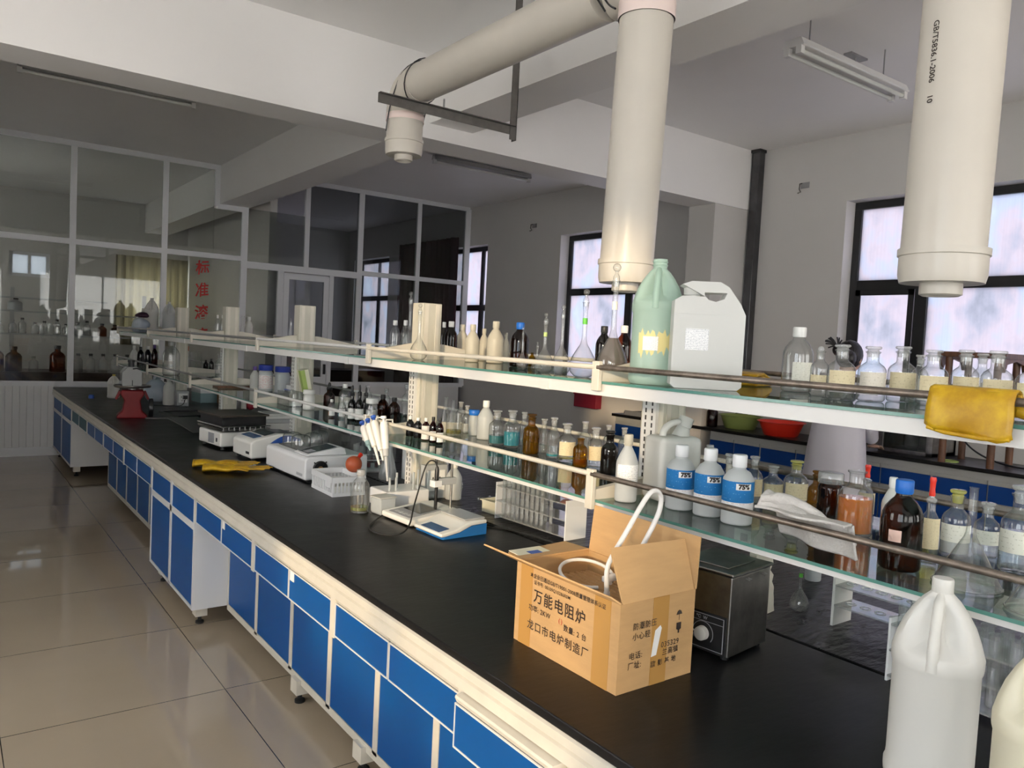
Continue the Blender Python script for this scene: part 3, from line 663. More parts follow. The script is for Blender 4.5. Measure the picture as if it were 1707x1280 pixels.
socket_box(1.925, 3.292, .13, .045, .17, 'grey socket box at the foot of the warm lit post, behind the electrode stand', 'grey_pl')
socket_box(1.88, 6.46, .12, .10, .10, 'low socket box at the foot of the third farthest post', 'cream_alu')
t = thing('socket_strip', 'dark power strip with a white socket under the lower shelf behind the cardboard box', 'socket', (2.02, 1.46, HB+.20))
obj('housing', box(BM(), 0, .05, -.30, .30, 0, .06), 'blackpl', t, bevel=.004)
bm = BM(); box(bm, -.004, 0, -.05, .06, .008, .052); f = obj('face_plate', bm, 'socket_white', t); bm = BM(); box(bm, -.006, -.004, .01, .035, .018, .042); obj('switch', bm, 'blackpl', f)

# ------------------------------------------------------------------ bench under the windows
ZR, XR = .85, 6.11
bm = BM()
prism(bm, [(XR, .4), (XW-.02, .4), (XW-.02, 4.99), (6.62, 4.99), (6.62, 5.11), (6.13, 5.11), (6.13, 5.49), (XW-.02, 5.49), (XW-.02, 6.37), (XR, 6.37)], 2, ZR-.03, ZR)
tag(obj('window_worktop', bm, 'worktop', bevel=.003), 'black worktop of the bench under the windows', 'worktop')
for i, (a, b, lab) in enumerate(((.45, 1.25, 'blue window-bench cabinet at the right edge of the picture'), (1.25, 2.05, 'blue window-bench cabinet behind the funnel'), (2.05, 2.85, 'blue window-bench cabinet under the brown wooden stand'), (2.85, 3.65, 'blue window-bench cabinet right of the white coat'), (3.65, 4.40, 'blue window-bench cabinet below the red basin'), (4.40, 4.99, 'blue window-bench cabinet behind the white jerrycan with the spout'), (5.50, 6.33, 'leftmost blue window-bench cabinet, left of the near rack post'))):
    t = thing('window_cabinet', lab, 'cabinet', (0, 0, 0), group='cabinets under the window worktop')
    x = XR+.03
    obj('carcass', box(BM(), x, XW-.04, a, b, .10, ZR-.032), 'alu_grey_and_shaded', t)
    m_ = (a+b)/2
    for p, q in ((a+.01, m_-.006), (m_+.006, b-.01)):
        bm = BM(); box(bm, x-.012, x-.001, p, q, .61, .735); d = obj('drawer', bm, 'navy_panel', t, bevel=.001)
        bm = BM(); box(bm, x-.016, x-.001, p, q, .738, .765); obj('grip_strip', bm, 'alu_grey_and_shaded', d)
        bm = BM(); box(bm, x-.012, x-.001, p, q, .12, .565); d = obj('door', bm, 'navy_panel', t, bevel=.001)
        bm = BM(); box(bm, x-.016, x-.001, p, q, .57, .60); obj('grip_strip', bm, 'alu_grey_and_shaded', d)
    bm = BM(); box(bm, x+.05, XW-.06, a+.02, b-.02, 0, .1); obj('plinth', bm, 'blackpl', t)

def basin(x, y, r, h, m, lab, oval=1.0):
    t = thing('basin', lab, 'basin', (x, y, ZR))
    bm = BM(); lathe(bm, [(0, .004), (r*.66, .004), (r*.7, 0), (r*.74, .01), (r*.95, h*.93), (r*1.04, h*.96), (r*1.05, h), (r*.97, h), (r*.93, h*.94), (r*.68, .012), (0, .012)], 40, M=Matrix.Diagonal((1, oval, 1, 1)))
    obj('bowl', bm, m, t, smooth=True)
    return t
basin(6.33, 4.33, .21, .13, 'red_pl', 'bright red plastic basin on the window bench')
basin(6.42, 4.86, .19, .13, 'green_pl', 'olive green plastic basin on the window bench, left of the red one', 1.1)
basin(6.55, 4.0, .12, .20, 'rubber_yellow', 'yellow plastic bowl behind the red basin under the upper shelf')
t = thing('dark_equipment', 'low black equipment case at the left end of the window bench', 'case', (6.15, 5.62, ZR))
obj('body', box(BM(), 0, .5, 0, .60, .012, .035), 'blackpl', t, bevel=.004); bm = BM(); box(bm, -.01, .0, .02, .58, .0, .05); obj('front_bar', bm, 'grey_metal', t)
t = thing('red_brown_bottle', 'dark red-brown bottle on the window bench just right of the slotted post strip', 'bottle', (6.235, 5.06, ZR))
bm = BM(); lathe(bm, [(0, 0), (.05, 0), (.055, .01), (.055, .15), (.02, .2), (.018, .22)], 20); obj('body', bm, 'dred', t, smooth=True); bm = BM(); lathe(bm, [(.021, .22), (.021, .25), (0, .25)], 16); obj('cap', bm, 'capk', t)
# distiller
t = thing('water_distiller', 'grey steel apparatus with glass front on the window bench, right of the white coat', 'apparatus', (6.32, 2.95, ZR))
bm = BM(); box(bm, 0, .40, 0, .05, 0, .42); box(bm, 0, .40, .40, .44, 0, .42); box(bm, 0, .40, 0, .44, .38, .42); box(bm, .36, .40, 0, .44, 0, .42); box(bm, 0, .40, 0, .44, 0, .03); obj('case', bm, 'steel', t, bevel=.003)
bm = BM(); box(bm, .02, .026, .05, .40, .03, .38); obj('glass_front', bm, 'pane', t)
bm = BM(); lathe(bm, [(0, 0), (.05, 0), (.06, .02), (.06, .16), (.045, .2), (.02, .22), (.02, .26)], 20, c=(.17, .25, .04)); obj('flask', bm, 'clear', t, smooth=True)
bm = BM(); tube(bm, [(.17, .12, .04), (.17, .12, .3)], .008, 8); box(bm, .1, .24, .08, .16, .03, .045); tube(bm, [(.17, .12, .22), (.17, .25, .22)], .006, 8); obj('clamp_stand', bm, 'grey_metal', t)
bm = BM(); lathe(bm, [(.055, .0), (.062, 0), (.062, .008), (.055, .008), (.055, 0)], 28, c=(6.25, 2.78, ZR)); tag(obj('pale_green_ring', bm, 'green_carton'), 'pale green ring lying in front of the brown wooden stand', 'ring')
# wooden stand
t = thing('wooden_stand', 'brown wooden stand with four legs on the window bench, rising behind the last upper bottles', 'stand', (6.16, 2.46, ZR))
bm = BM(); box(bm, -.03, .42, -.06, .42, .80, .84); obj('top_board', bm, 'wood_brown', t, bevel=.004)
for x, y in ((.0, .34), (.0, .0), (.37, .36), (.37, .02)):
    bm = BM(); tube(bm, [(x, y, 0), (x, y, .80)], .026, 12); obj('leg', bm, 'wood_brown', t, smooth=True)
for y in (-.03, .40):
    bm = BM(); prism(bm, [(-.03, .80), (.02, .70), (.05, .76), (.20, .785), (.34, .76), (.37, .70), (.42, .80)], 1, y-.012, y+.012); obj('arched_apron', bm, 'wood_brown', t)
bm = BM(); tube(bm, [(6.45, 2.90, 1.25), (6.44, 2.84, 1.1), (6.42, 2.72, .95), (6.40, 2.5, .865), (6.38, 2.2, .858), (6.42, 1.9, .858)], .007, 8, smooth=3); tag(obj('black_cable', bm, 'blackpl', smooth=True), 'black cable lying on the window bench behind the wooden stand', 'cable')

# ------------------------------------------------------------------ person at the window bench
t = thing('person', 'person in white lab coat with dark tied hair standing at window bench, seen from behind', 'person', (5.78, 3.44, 0))
def skin(name, verts, edges, radii, m, sub=2, parent=None):
    me = bpy.data.meshes.new(name); me.from_pydata(verts, edges, []); o = bpy.data.objects.new(name, me); C.objects.link(o)
    o.modifiers.new('skin', 'SKIN').use_smooth_shade = True
    for i, r in enumerate(radii):
        v = me.skin_vertices[0].data[i]; rr = r if isinstance(r, tuple) else (r, r); v.radius = rr
    me.skin_vertices[0].data[0].use_root = True
    s = o.modifiers.new('sub', 'SUBSURF'); s.levels = sub; s.render_levels = sub
    me.materials.append(MATS[m]); o.parent = parent
    return o
# body (faces +x, leaning a little over the bench, hands on the worktop edge)
V = [(0, 0, .93), (.01, 0, 1.10), (.03, 0, 1.28), (.06, 0, 1.40), (.08, 0, 1.47), (.10, 0, 1.55), (.11, 0, 1.64),
     (.05, .15, 1.39), (.12, .185, 1.15), (.30, .12, .96), (.37, .10, .925), (.05, -.15, 1.39), (.12, -.185, 1.15), (.30, -.12, .96), (.37, -.10, .925),
     (-.01, .09, .86), (.02, .10, .48), (-.02, .10, .09), (.10, .11, .045), (-.01, -.09, .86), (.02, -.10, .48), (-.02, -.10, .09), (.10, -.11, .045)]
E_ = [(0, 1), (1, 2), (2, 3), (3, 4), (4, 5), (5, 6), (3, 7), (7, 8), (8, 9), (9, 10), (3, 11), (11, 12), (12, 13), (13, 14), (0, 15), (15, 16), (16, 17), (17, 18), (0, 19), (19, 20), (20, 21), (21, 22)]
Rd = [(.13, .16), (.115, .14), (.12, .16), (.09, .14), .055, .075, .085, .065, .048, .036, .03, .065, .048, .036, .03, .085, .058, .038, .04, .085, .058, .038, .04]
skin('body', V, E_, Rd, 'skin', parent=t)
bm = BM(); sphere(bm, (.115, 0, 1.60), .098, 20, (1.0, .86, 1.22)); obj('head', bm, 'skin', t, smooth=True, sub=1)
bm = BM(); sphere(bm, (.205, 0, 1.585), .018, 10, (1, .7, 1.3)); box(bm, .195, .203, -.045, -.02, 1.605, 1.615); box(bm, .195, .203, .02, .045, 1.605, 1.615); box(bm, .198, .206, -.022, .022, 1.545, 1.553); obj('face', bm, 'skin', t, smooth=True)
for sgn in (-1, 1): bm = BM(); sphere(bm, (.105, sgn*.086, 1.59), .028, 10, (.7, .4, 1.1)); obj('ear', bm, 'skin', t, smooth=True)
bm = BM(); sphere(bm, (.095, 0, 1.625), .112, 20, (1.0, .90, 1.08)); sphere(bm, (-.035, .0, 1.66), .06, 16, (.9, 1.1, .9)); sphere(bm, (-.01, -.045, 1.60), .07, 14)
for k in range(16):
    a = random.uniform(0, 2*PI); p0 = Vector((-.04, .02, 1.68)); d = Vector((-.03*random.random(), math.cos(a)*.08+.03, math.sin(a)*.05+.035))
    tube(bm, [p0, p0+d*.6+Vector((0, 0, .01)), p0+d], .006, 5)
obj('hair', bm, 'hair', t, smooth=True)
# coat: torso and skirt as one loft, sleeves joined
bm = BM(); rings = []
prof = [(.40, .20, .265, .0), (.60, .195, .255, .0), (.80, .185, .24, .0), (.95, .18, .225, 0), (1.08, .16, .205, .01), (1.22, .165, .215, .025), (1.33, .165, .235, .04), (1.405, .14, .215, .055), (1.46, .10, .13, .072), (1.475, .072, .078, .08)]
for z, rx, ry, cx in prof:
    ring = []
    for k in range(28):
        a = 2*PI*k/28; f = 1+.07*math.sin(7*a+z*2.2)*max(.12, (1.25-z))+.03*math.sin(11*a-z*9)*max(0, 1.3-z)
        ring.append(bm.verts.new((cx+rx*math.cos(a)*f, ry*math.sin(a)*f, z)))
    rings.append(ring)
for A, B in zip(rings, rings[1:]):
    for k in range(28): bm.faces.new((A[k], A[(k+1) % 28], B[(k+1) % 28], B[k]))
for sgn in (-1, 1):
    tube(bm, [(.055, sgn*.13, 1.40), (.08, sgn*.195, 1.28), (.12, sgn*.195, 1.13), (.20, sgn*.155, 1.03), (.305, sgn*.118, .965)], [.095, .088, .075, .064, .056], 14, cap=False)
obj('lab_coat', bm, 'coat', t, smooth=True, sub=1)
for sgn in (-1, 1):
    bm = BM(); tube(bm, [(-.01, sgn*.09, .85), (.02, sgn*.10, .48), (-.015, sgn*.10, .09)], [.10, .075, .06], 14); obj('trouser_leg', bm, 'trousers', t, smooth=True)
    bm = BM(); box(bm, -.08, .16, sgn*.10-.045, sgn*.10+.045, 0, .075); obj('shoe', bm, 'shoe', t, bevel=.02)
    # hand: palm and five fingers resting on the worktop edge
    h = Vector((.37, sgn*.10, .905)); bm = BM(); sphere(bm, h+Vector((.02, 0, -.012)), .04, 12, (1.1, .95, .38))
    for k, ln in enumerate((.060, .072, .078, .070)):
        y = (k-1.5)*.019*-sgn; tube(bm, [h+Vector((.045, y, -.012)), h+Vector((.045+ln*.5, y*1.15, -.014)), h+Vector((.045+ln, y*1.2, -.034))], [.0095, .009, .007], 8)
    tube(bm, [h+Vector((.0, -sgn*.03, -.012)), h+Vector((.03, -sgn*.055, -.016)), h+Vector((.055, -sgn*.06, -.03))], [.011, .010, .008], 8)
    obj('hand', bm, 'skin', t, smooth=True)

# ------------------------------------------------------------------ rooms behind the glass
t = thing('wall_shelf', 'grey wall shelf with bottles behind the left glass panes', 'shelf', (-.2, 13.0, 0))
for z in (1.36, 1.68, 1.87):
    bm = BM(); box(bm, -1.2, 3.0 if z < 1.7 else 2.2, -.13, .13, z-.02, z); obj('board', bm, 'grey_pl', t)
for x in (-.9, 1.0, 2.7): bm = BM(); box(bm, x, x+.05, -.03, .03, .842, 2.0); obj('upright', bm, 'grey_pl', t)
bm = BM(); box(bm, -1.5, 3.4, 12.6, 13.4, .0, .84); tag(obj('dark_counter', bm, 'dark_wood', bevel=.01), 'dark wooden counter behind the left glass panes', 'counter')
bm = BM(); box(bm, 4.6, 6.45, 12.6, 13.3, .0, .95); tag(obj('dark_counter', bm, 'dark_wood', bevel=.01), 'dark red-brown counter seen through the glass under the upper shelf', 'counter')
def curtain(x0, x1, y, z0, z1, m, lab, ax=0, amp=.04, nf=9):
    bm = BM(); n = nf*8; A = []; B = []
    for i in range(n+1):
        s_ = i/n; o_ = amp*math.sin(2*PI*nf*s_)+amp*.4*math.sin(5.3*s_*nf); p = x0+(x1-x0)*s_
        for lst, z, k in ((A, z0, 1.0), (B, z1, .7)): lst.append(bm.verts.new((p, y+o_*k, z) if ax == 0 else (y+o_*k, p, z)))
    for i in range(n): bm.faces.new((A[i], A[i+1], B[i+1], B[i]))
    o = obj('curtain', bm, m, smooth=True); md = o.modifiers.new('thickness', 'SOLIDIFY'); md.thickness = .006
    return tag(o, lab, 'curtain')
curtain(2.43, 3.60, YF-.12, 1.2, 2.74, 'curtain', 'pale yellowish pleated curtain behind the glass beside the red lettering')
curtain(10.62, 12.5, XW-.14, .0, 3.2, 'curtain_red', 'dark red curtain behind the right glass panes', ax=1, amp=.05, nf=12)
# ------------------------------------------------------------------ bottles, flasks, jars, jugs: (kind, x, y, z, radius, height, label, options)
ITEMS = [
    ('jug', 1.93, 9.516, 1.491, 0.0768, 0.387, 'white plastic jug at the far end of the upper shelf, behind the crumpled bag', {'c': 'hdpe'}),
    ('jug', 2.085, 9.387, 1.491, 0.0711, 0.356, 'translucent plastic jug on the far upper shelf, right of the crumpled bag', {'c': 'hdpe2'}),
    ('screw', 2.205, 7.906, 1.491, 0.0221, 0.22, 'small clear bottle with white cap, left of the pair left of the third farthest post', {'c': 'clear', 'cap': 'capw'}),
    ('screw', 2.194, 7.697, 1.491, 0.0216, 0.22, 'small clear bottle with white cap touching the third farthest post', {'c': 'clear', 'cap': 'capw'}),
    ('erl', 2.164, 6.981, 1.491, 0.0276, 0.21, 'small clear conical flask just right of the third farthest post', {'c': 'clear'}),
    ('screw', 2.181, 6.868, 1.491, 0.0323, 0.206, 'small white plastic bottle right of the third farthest post on the upper shelf', {'c': 'hdpe', 'cap': 'capw'}),
    ('erl', 2.098, 5.632, 1.491, 0.0256, 0.194, 'small clear flask left of the fourth farthest post on the upper shelf', {'c': 'clear'}),
    ('screw', 2.246, 4.277, 1.491, 0.0309, 0.2, 'leftmost of the three clear white-capped bottles left of the warm lit post', {'c': 'clear', 'cap': 'capw'}),
    ('screw', 2.239, 4.133, 1.491, 0.0266, 0.201, 'middle of the three clear white-capped bottles left of the warm lit post', {'c': 'clear', 'cap': 'capw'}),
    ('screw', 2.244, 4.032, 1.491, 0.0227, 0.199, 'rightmost of the three clear white-capped bottles left of the warm lit post', {'c': 'clear', 'cap': 'capw'}),
    ('vf', 2.063, 3.759, 1.491, 0.0551, 0.35, 'tall volumetric flask with ball stopper left of the warm lit post', {'c': 'clear'}),
    ('vf', 1.8, 3.186, 1.491, 0.0416, 0.262, 'shorter volumetric flask standing in front of the warm lit post', {'c': 'clear'}),
    ('screw', 2.225, 3.668, 1.491, 0.0229, 0.194, 'amber bottle half hidden by the right edge of the warm lit post', {'c': 'amber', 'cap': 'capw'}),
    ('screw', 2.16, 3.488, 1.491, 0.0345, 0.196, 'amber bottle with white cap beside the white plastic bottles', {'c': 'amber', 'cap': 'capw'}),
    ('plas', 2.265, 3.542, 1.491, 0.0338, 0.185, 'leftmost of the row of white plastic bottles', {'c': 'hdpe_w', 'cap': 'hdpe_w'}),
    ('plas', 2.051, 3.115, 1.491, 0.0343, 0.179, 'second white plastic bottle from the left of the row', {'c': 'hdpe_w', 'cap': 'hdpe_w'}),
    ('plas', 2.273, 3.346, 1.491, 0.0249, 0.166, 'short white plastic bottle between two taller ones in the row', {'c': 'hdpe_w', 'cap': 'hdpe_w'}),
    ('plas', 2.138, 3.049, 1.491, 0.0401, 0.199, 'tallest and broadest white plastic bottle in the row', {'c': 'hdpe_w', 'cap': 'hdpe_w'}),
    ('plas', 2.283, 3.163, 1.491, 0.0165, 0.149, 'thin white plastic bottle at the right end of the row', {'c': 'hdpe_w', 'cap': 'hdpe_w'}),
    ('screw', 2.026, 2.707, 1.491, 0.0403, 0.191, 'dark amber bottle with blue cap on the upper shelf', {'c': 'amber', 'cap': 'capb'}),
    ('vf', 1.824, 2.417, 1.491, 0.0198, 0.165, 'slim volumetric flask in front of the blue-capped amber bottle', {'c': 'clear'}),
    ('screw', 2.112, 2.725, 1.491, 0.0159, 0.063, 'small yellow bottle behind the smallest volumetric flask', {'c': 'yellowg', 'cap': 'yellowg'}),
    ('vf', 1.806, 2.3, 1.491, 0.0214, 0.112, 'smallest volumetric flask, with yellowish liquid', {'c': 'clear', 'liq': 'lyellow', 'lv': 0.35}),
    ('vf', 1.788, 2.234, 1.491, 0.0374, 0.22, 'volumetric flask with pale green neck sticker, left of the far window', {'c': 'clear', 'stick': 'sgreen2'}),
    ('vf', 1.781, 2.129, 1.491, 0.0341, 0.247, 'plain volumetric flask at the left edge of the far window', {'c': 'clear'}),
    ('vf', 1.747, 1.974, 1.491, 0.0463, 0.296, 'volumetric flask with round bright green sticker on its neck', {'c': 'clear', 'stick': 'sgreen'}),
    ('vf', 1.779, 1.868, 1.491, 0.0508, 0.38, 'largest volumetric flask, with cloudy brown liquid in its bulb', {'c': 'clear', 'liq': 'lbrown', 'lv': 1.28, 'stick': 'paper'}),
    ('screw', 2.26, 2.428, 1.491, 0.034, 0.192, 'nearly black bottle behind the largest volumetric flask', {'c': 'black', 'cap': 'capk'}),
    ('screw', 2.245, 2.293, 1.491, 0.0339, 0.195, 'amber bottle with white cap behind the pale green jug', {'c': 'amber2', 'cap': 'capw'}),
    ('jug', 1.765, 1.665, 1.491, 0.0778, 0.379, 'pale green plastic jug with torn yellow label on the upper shelf', {'c': 'greenp', 'label': 'ytorn'}),
    ('screw', 2.102, 1.396, 1.491, 0.0446, 0.195, 'round-shouldered clear bottle with white cap and pale label, upper shelf', {'c': 'clear', 'cap': 'capw', 'label': 'lab2', 'liq': 'water', 'lv': 0.3, 'ang': 25}),
    ('ball', 2.007, 1.261, 1.491, 0.0253, 0.138, 'small clear bottle with ball stopper beside the white-capped bottle', {'c': 'clear', 'label': 'lab1'}),
    ('rb', 1.9, 1.132, 1.491, 0.0348, 0.144, 'first stoppered reagent bottle of the upper row, before the dark hair', {'c': 'clear', 'label': 'lab1'}),
    ('rb', 1.968, 1.086, 1.491, 0.035, 0.143, 'second stoppered reagent bottle of the upper row, with pale label', {'c': 'clear', 'label': 'lab3'}),
    ('rb', 2.075, 1.062, 1.491, 0.0352, 0.148, 'third stoppered reagent bottle of the upper row', {'c': 'clear', 'label': 'lab1'}),
    ('rb', 2.045, 0.967, 1.491, 0.0358, 0.141, 'fourth stoppered reagent bottle of the upper row, with full-width label', {'c': 'clear', 'label': 'lab1', 'liq': 'powder', 'lv': 0.8}),
    ('rb', 2.105, 0.916, 1.491, 0.0325, 0.145, 'fifth stoppered reagent bottle of the upper row, above the yellow glove', {'c': 'clear', 'label': 'lab1'}),
    ('rb', 2.018, 0.807, 1.491, 0.0339, 0.144, 'sixth stoppered reagent bottle of the upper row, above the yellow glove cuff', {'c': 'clear', 'label': 'lab1', 'liq': 'powder', 'lv': 0.8}),
    ('rb', 1.977, 0.72, 1.491, 0.0316, 0.138, 'last reagent bottle of the upper row, cut by the right edge', {'c': 'clear', 'label': 'lab1'}),
    ('rb', 2.273, 1.112, 1.491, 0.023, 0.129, 'clear bottle behind the third and fourth bottles of the upper row', {'c': 'clear'}),
    ('rb', 2.269, 0.945, 1.491, 0.0251, 0.14, 'clear bottle behind the fifth and sixth bottles of the upper row', {'c': 'clear'}),
    ('plas', 1.75, 9.469, 1.121, 0.036, 0.219, 'white bottle at the far end of the lower shelf', {'c': 'hdpe', 'cap': 'hdpe'}),
    ('screw', 1.8, 9.378, 1.121, 0.036, 0.21, 'dark bottle next to the white bottle at the far end of the lower shelf', {'c': 'black', 'cap': 'capk'}),
    ('screw', 1.8, 9.007, 1.121, 0.0348, 0.23, 'dark bottle with pale cap at the far end of the lower shelf', {'c': 'black', 'cap': 'capw'}),
    ('screw', 1.85, 8.932, 1.121, 0.0319, 0.247, 'dark red bottle with purple cap at the far end of the lower shelf', {'c': 'dred', 'cap': 'cappurple'}),
    ('screw', 1.76, 7.784, 1.121, 0.0749, 0.328, 'large clear bottle standing on the far lower shelf', {'c': 'clear', 'cap': 'clear2'}),
    ('beaker', 2.197, 8.64, 1.121, 0.0619, 0.194, 'clear beaker on the lower shelf right of the large clear bottle', {'c': 'clear'}),
    ('screw', 2.272, 8.53, 1.121, 0.0265, 0.119, 'short black bottle left of two, by the third farthest post', {'c': 'black', 'cap': 'capk'}),
    ('screw', 2.272, 8.326, 1.121, 0.026, 0.141, 'short black bottle right of two, by the third farthest post', {'c': 'black', 'cap': 'capk'}),
    ('rb', 2.256, 7.989, 1.121, 0.0392, 0.205, 'clear stoppered bottle just left of the third farthest post', {'c': 'clear'}),
    ('plas', 2.011, 6.145, 1.121, 0.036, 0.178, 'white bottle with purple lid left of the blue-lidded jars', {'c': 'hdpe', 'cap': 'cappurple'}),
    ('jar', 2.006, 5.878, 1.121, 0.0544, 0.206, 'white jar with blue lid and red print', {'c': 'hdpe2', 'cap': 'capnavy', 'label': 'labred'}),
    ('jar', 2.098, 5.773, 1.121, 0.0567, 0.2, 'grey-white jar with blue lid left of the black boxes', {'c': 'hdpe3', 'cap': 'capnavy'}),
    ('jar', 1.818, 4.539, 1.121, 0.0354, 0.121, 'small white jar with white lid in front of the black boxes', {'c': 'hdpe', 'cap': 'capw', 'label': 'paper'}),
    ('drop', 2.004, 4.667, 1.121, 0.0353, 0.161, 'amber dropper bottle right of the green and yellow carton', {'c': 'amber', 'cap': 'amber'}),
    ('screw', 1.789, 4.128, 1.121, 0.0198, 0.1, 'small bottle with orange liquid and white label by the rail', {'c': 'clear', 'cap': 'capw', 'liq': 'lorange', 'lv': 0.5, 'label': 'paper'}),
    ('screw', 1.821, 4.063, 1.121, 0.0213, 0.119, 'small greenish bottle with white label by the rail', {'c': 'clear', 'cap': 'clear2', 'liq': 'lteal', 'lv': 0.4, 'label': 'paper'}),
    ('screw', 2.041, 4.514, 1.121, 0.0366, 0.162, 'clear bottle with white cap behind the greenish one', {'c': 'clear', 'cap': 'capw'}),
    ('drop', 1.816, 3.917, 1.121, 0.0224, 0.198, 'leftmost of the three tall black dropper bottles with white labels', {'c': 'black', 'cap': 'capk', 'label': 'paper'}),
    ('drop', 1.83, 3.857, 1.121, 0.0222, 0.205, 'middle one of the three tall black dropper bottles', {'c': 'black', 'cap': 'capk', 'label': 'paper'}),
    ('drop', 1.97, 4.067, 1.121, 0.0219, 0.177, 'rightmost of the three tall black dropper bottles', {'c': 'black', 'cap': 'capk'}),
    ('jar', 1.89, 3.826, 1.121, 0.0336, 0.133, 'clear jar with white lid above the pipettes', {'c': 'clear', 'cap': 'capw', 'liq': 'powder', 'lv': 0.75}),
    ('screw', 1.963, 3.842, 1.121, 0.0325, 0.152, 'round brown bottle with black cap, left of the pair above the pipettes', {'c': 'amber', 'cap': 'capk'}),
    ('screw', 1.999, 3.778, 1.121, 0.0323, 0.141, 'round brown bottle with black cap, right of the pair above the pipettes', {'c': 'amber', 'cap': 'capk'}),
    ('rb', 2.25, 4.098, 1.121, 0.0301, 0.191, 'clear stoppered bottle left of the warm lit post on the lower shelf', {'c': 'clear'}),
    ('screw', 2.19, 3.895, 1.121, 0.0204, 0.14, 'small dark red bottle against the warm lit post on the lower shelf', {'c': 'dred', 'cap': 'dred'}),
    ('rb', 2.27, 4.666, 1.121, 0.029, 0.14, 'clear stoppered bottle behind the tall black dropper bottles', {'c': 'clear'}),
    ('rb', 2.273, 4.408, 1.121, 0.0243, 0.141, 'clear stoppered bottle behind the two round brown bottles', {'c': 'clear'}),
    ('screw', 1.825, 3.279, 1.121, 0.02, 0.096, 'first of the five small dark vials by the rail, white cap', {'c': 'black', 'cap': 'capw'}),
    ('screw', 1.829, 3.211, 1.121, 0.0197, 0.097, 'second of the five small dark vials by the rail, white cap', {'c': 'black', 'cap': 'capw'}),
    ('screw', 1.824, 3.128, 1.121, 0.0194, 0.104, 'third of the five small vials by the rail, white label and cap', {'c': 'dred', 'cap': 'capw', 'label': 'paperf'}),
    ('screw', 1.814, 3.046, 1.121, 0.0177, 0.118, 'fourth of the five small vials by the rail, dark cap and white label', {'c': 'dred', 'cap': 'capk', 'label': 'paper'}),
    ('screw', 1.814, 2.987, 1.121, 0.0174, 0.119, 'last of the five small vials by the rail, dark cap and white label', {'c': 'dred', 'cap': 'capk', 'label': 'paper'}),
    ('erl', 2.267, 3.679, 1.121, 0.0315, 0.152, 'clear flask touching the right side of the warm lit post', {'c': 'clear'}),
    ('erl', 2.269, 3.607, 1.121, 0.0295, 0.142, 'clear flask second to the right of the warm lit post', {'c': 'clear'}),
    ('rb', 2.274, 3.536, 1.121, 0.0259, 0.139, 'clear stoppered bottle behind the yellowish beaker', {'c': 'clear'}),
    ('beaker', 2.05, 3.244, 1.121, 0.0398, 0.108, 'clear beaker with a little yellowish liquid', {'c': 'clear', 'liq': 'lyellow', 'lv': 0.3}),
    ('rb', 2.165, 3.307, 1.121, 0.0228, 0.142, 'narrow clear bottle left of the small blue-capped bottle', {'c': 'clear'}),
    ('jar', 2.16, 3.233, 1.121, 0.027, 0.128, 'small frosted bottle with blue cap', {'c': 'hdpe3', 'cap': 'capb'}),
    ('plas', 2.13, 3.088, 1.121, 0.0391, 0.187, 'white plastic bottle with white cap left of the teal liquids', {'c': 'hdpe2', 'cap': 'capw'}),
    ('rb', 2.06, 2.892, 1.121, 0.0371, 0.161, 'clear bottle with dark teal liquid, left of the two', {'c': 'clear', 'liq': 'lteal2', 'lv': 0.5}),
    ('rb', 2.087, 2.812, 1.121, 0.0379, 0.169, 'clear bottle with bright teal liquid, right of the two', {'c': 'clear', 'liq': 'lteal', 'lv': 0.75}),
    ('rb', 2.184, 2.85, 1.121, 0.025, 0.156, 'clear bottle between the teal liquid and the large amber bottle', {'c': 'clear'}),
    ('rb', 2.061, 2.636, 1.121, 0.0362, 0.172, 'larger amber glass-stoppered bottle on the lower shelf', {'c': 'amber3'}),
    ('rb', 2.132, 2.638, 1.121, 0.0249, 0.149, 'clear bottle just right of the larger amber stoppered bottle', {'c': 'clear'}),
    ('rb', 2.067, 2.492, 1.121, 0.0287, 0.172, 'clear bottle with a little teal liquid at its bottom', {'c': 'clear', 'liq': 'lteal', 'lv': 0.2}),
    ('rb', 2.075, 2.416, 1.121, 0.0368, 0.155, 'clear stoppered bottle with pale yellow label and yellowish liquid', {'c': 'clear', 'label': 'lab1', 'liq': 'lyellow', 'lv': 0.2}),
    ('rb', 2.223, 2.472, 1.121, 0.0268, 0.153, 'clear stoppered bottle behind the smaller amber bottle', {'c': 'clear'}),
    ('rb', 2.03, 2.279, 1.121, 0.0293, 0.125, 'smaller amber bottle, half full of orange-brown liquid', {'c': 'amber3', 'nostop': 1, 'liq': 'lorange2', 'lv': 0.45}),
    ('rb', 2.105, 2.275, 1.121, 0.0332, 0.154, 'clear stoppered bottle with cream label left of the black bottle', {'c': 'clear', 'label': 'lab1'}),
    ('rb', 2.027, 2.112, 1.121, 0.0324, 0.164, 'opaque black stoppered bottle left of the labelled white bottle', {'c': 'black', 'stop': 'capk'}),
    ('rb', 2.278, 2.386, 1.121, 0.0214, 0.147, 'clear stoppered bottle behind the opaque black bottle', {'c': 'clear'}),
    ('rb', 2.277, 2.291, 1.121, 0.0233, 0.148, 'clear stoppered bottle behind the labelled white bottle', {'c': 'clear'}),
    ('plas', 1.73, 1.721, 1.121, 0.0343, 0.209, 'white plastic bottle with white paper label left of the jerrycan', {'c': 'hdpe2', 'cap': 'hdpe_w', 'label': 'papertxt'}),
    ('alco', 1.81, 1.573, 1.121, 0.0418, 0.193, 'left of the three alcohol bottles with blue 75% labels', {}),
    ('alco', 1.822, 1.474, 1.121, 0.0419, 0.196, 'middle of the three alcohol bottles with blue 75% labels', {}),
    ('alco', 1.817, 1.367, 1.121, 0.0431, 0.194, 'right of the three alcohol bottles with blue 75% labels', {}),
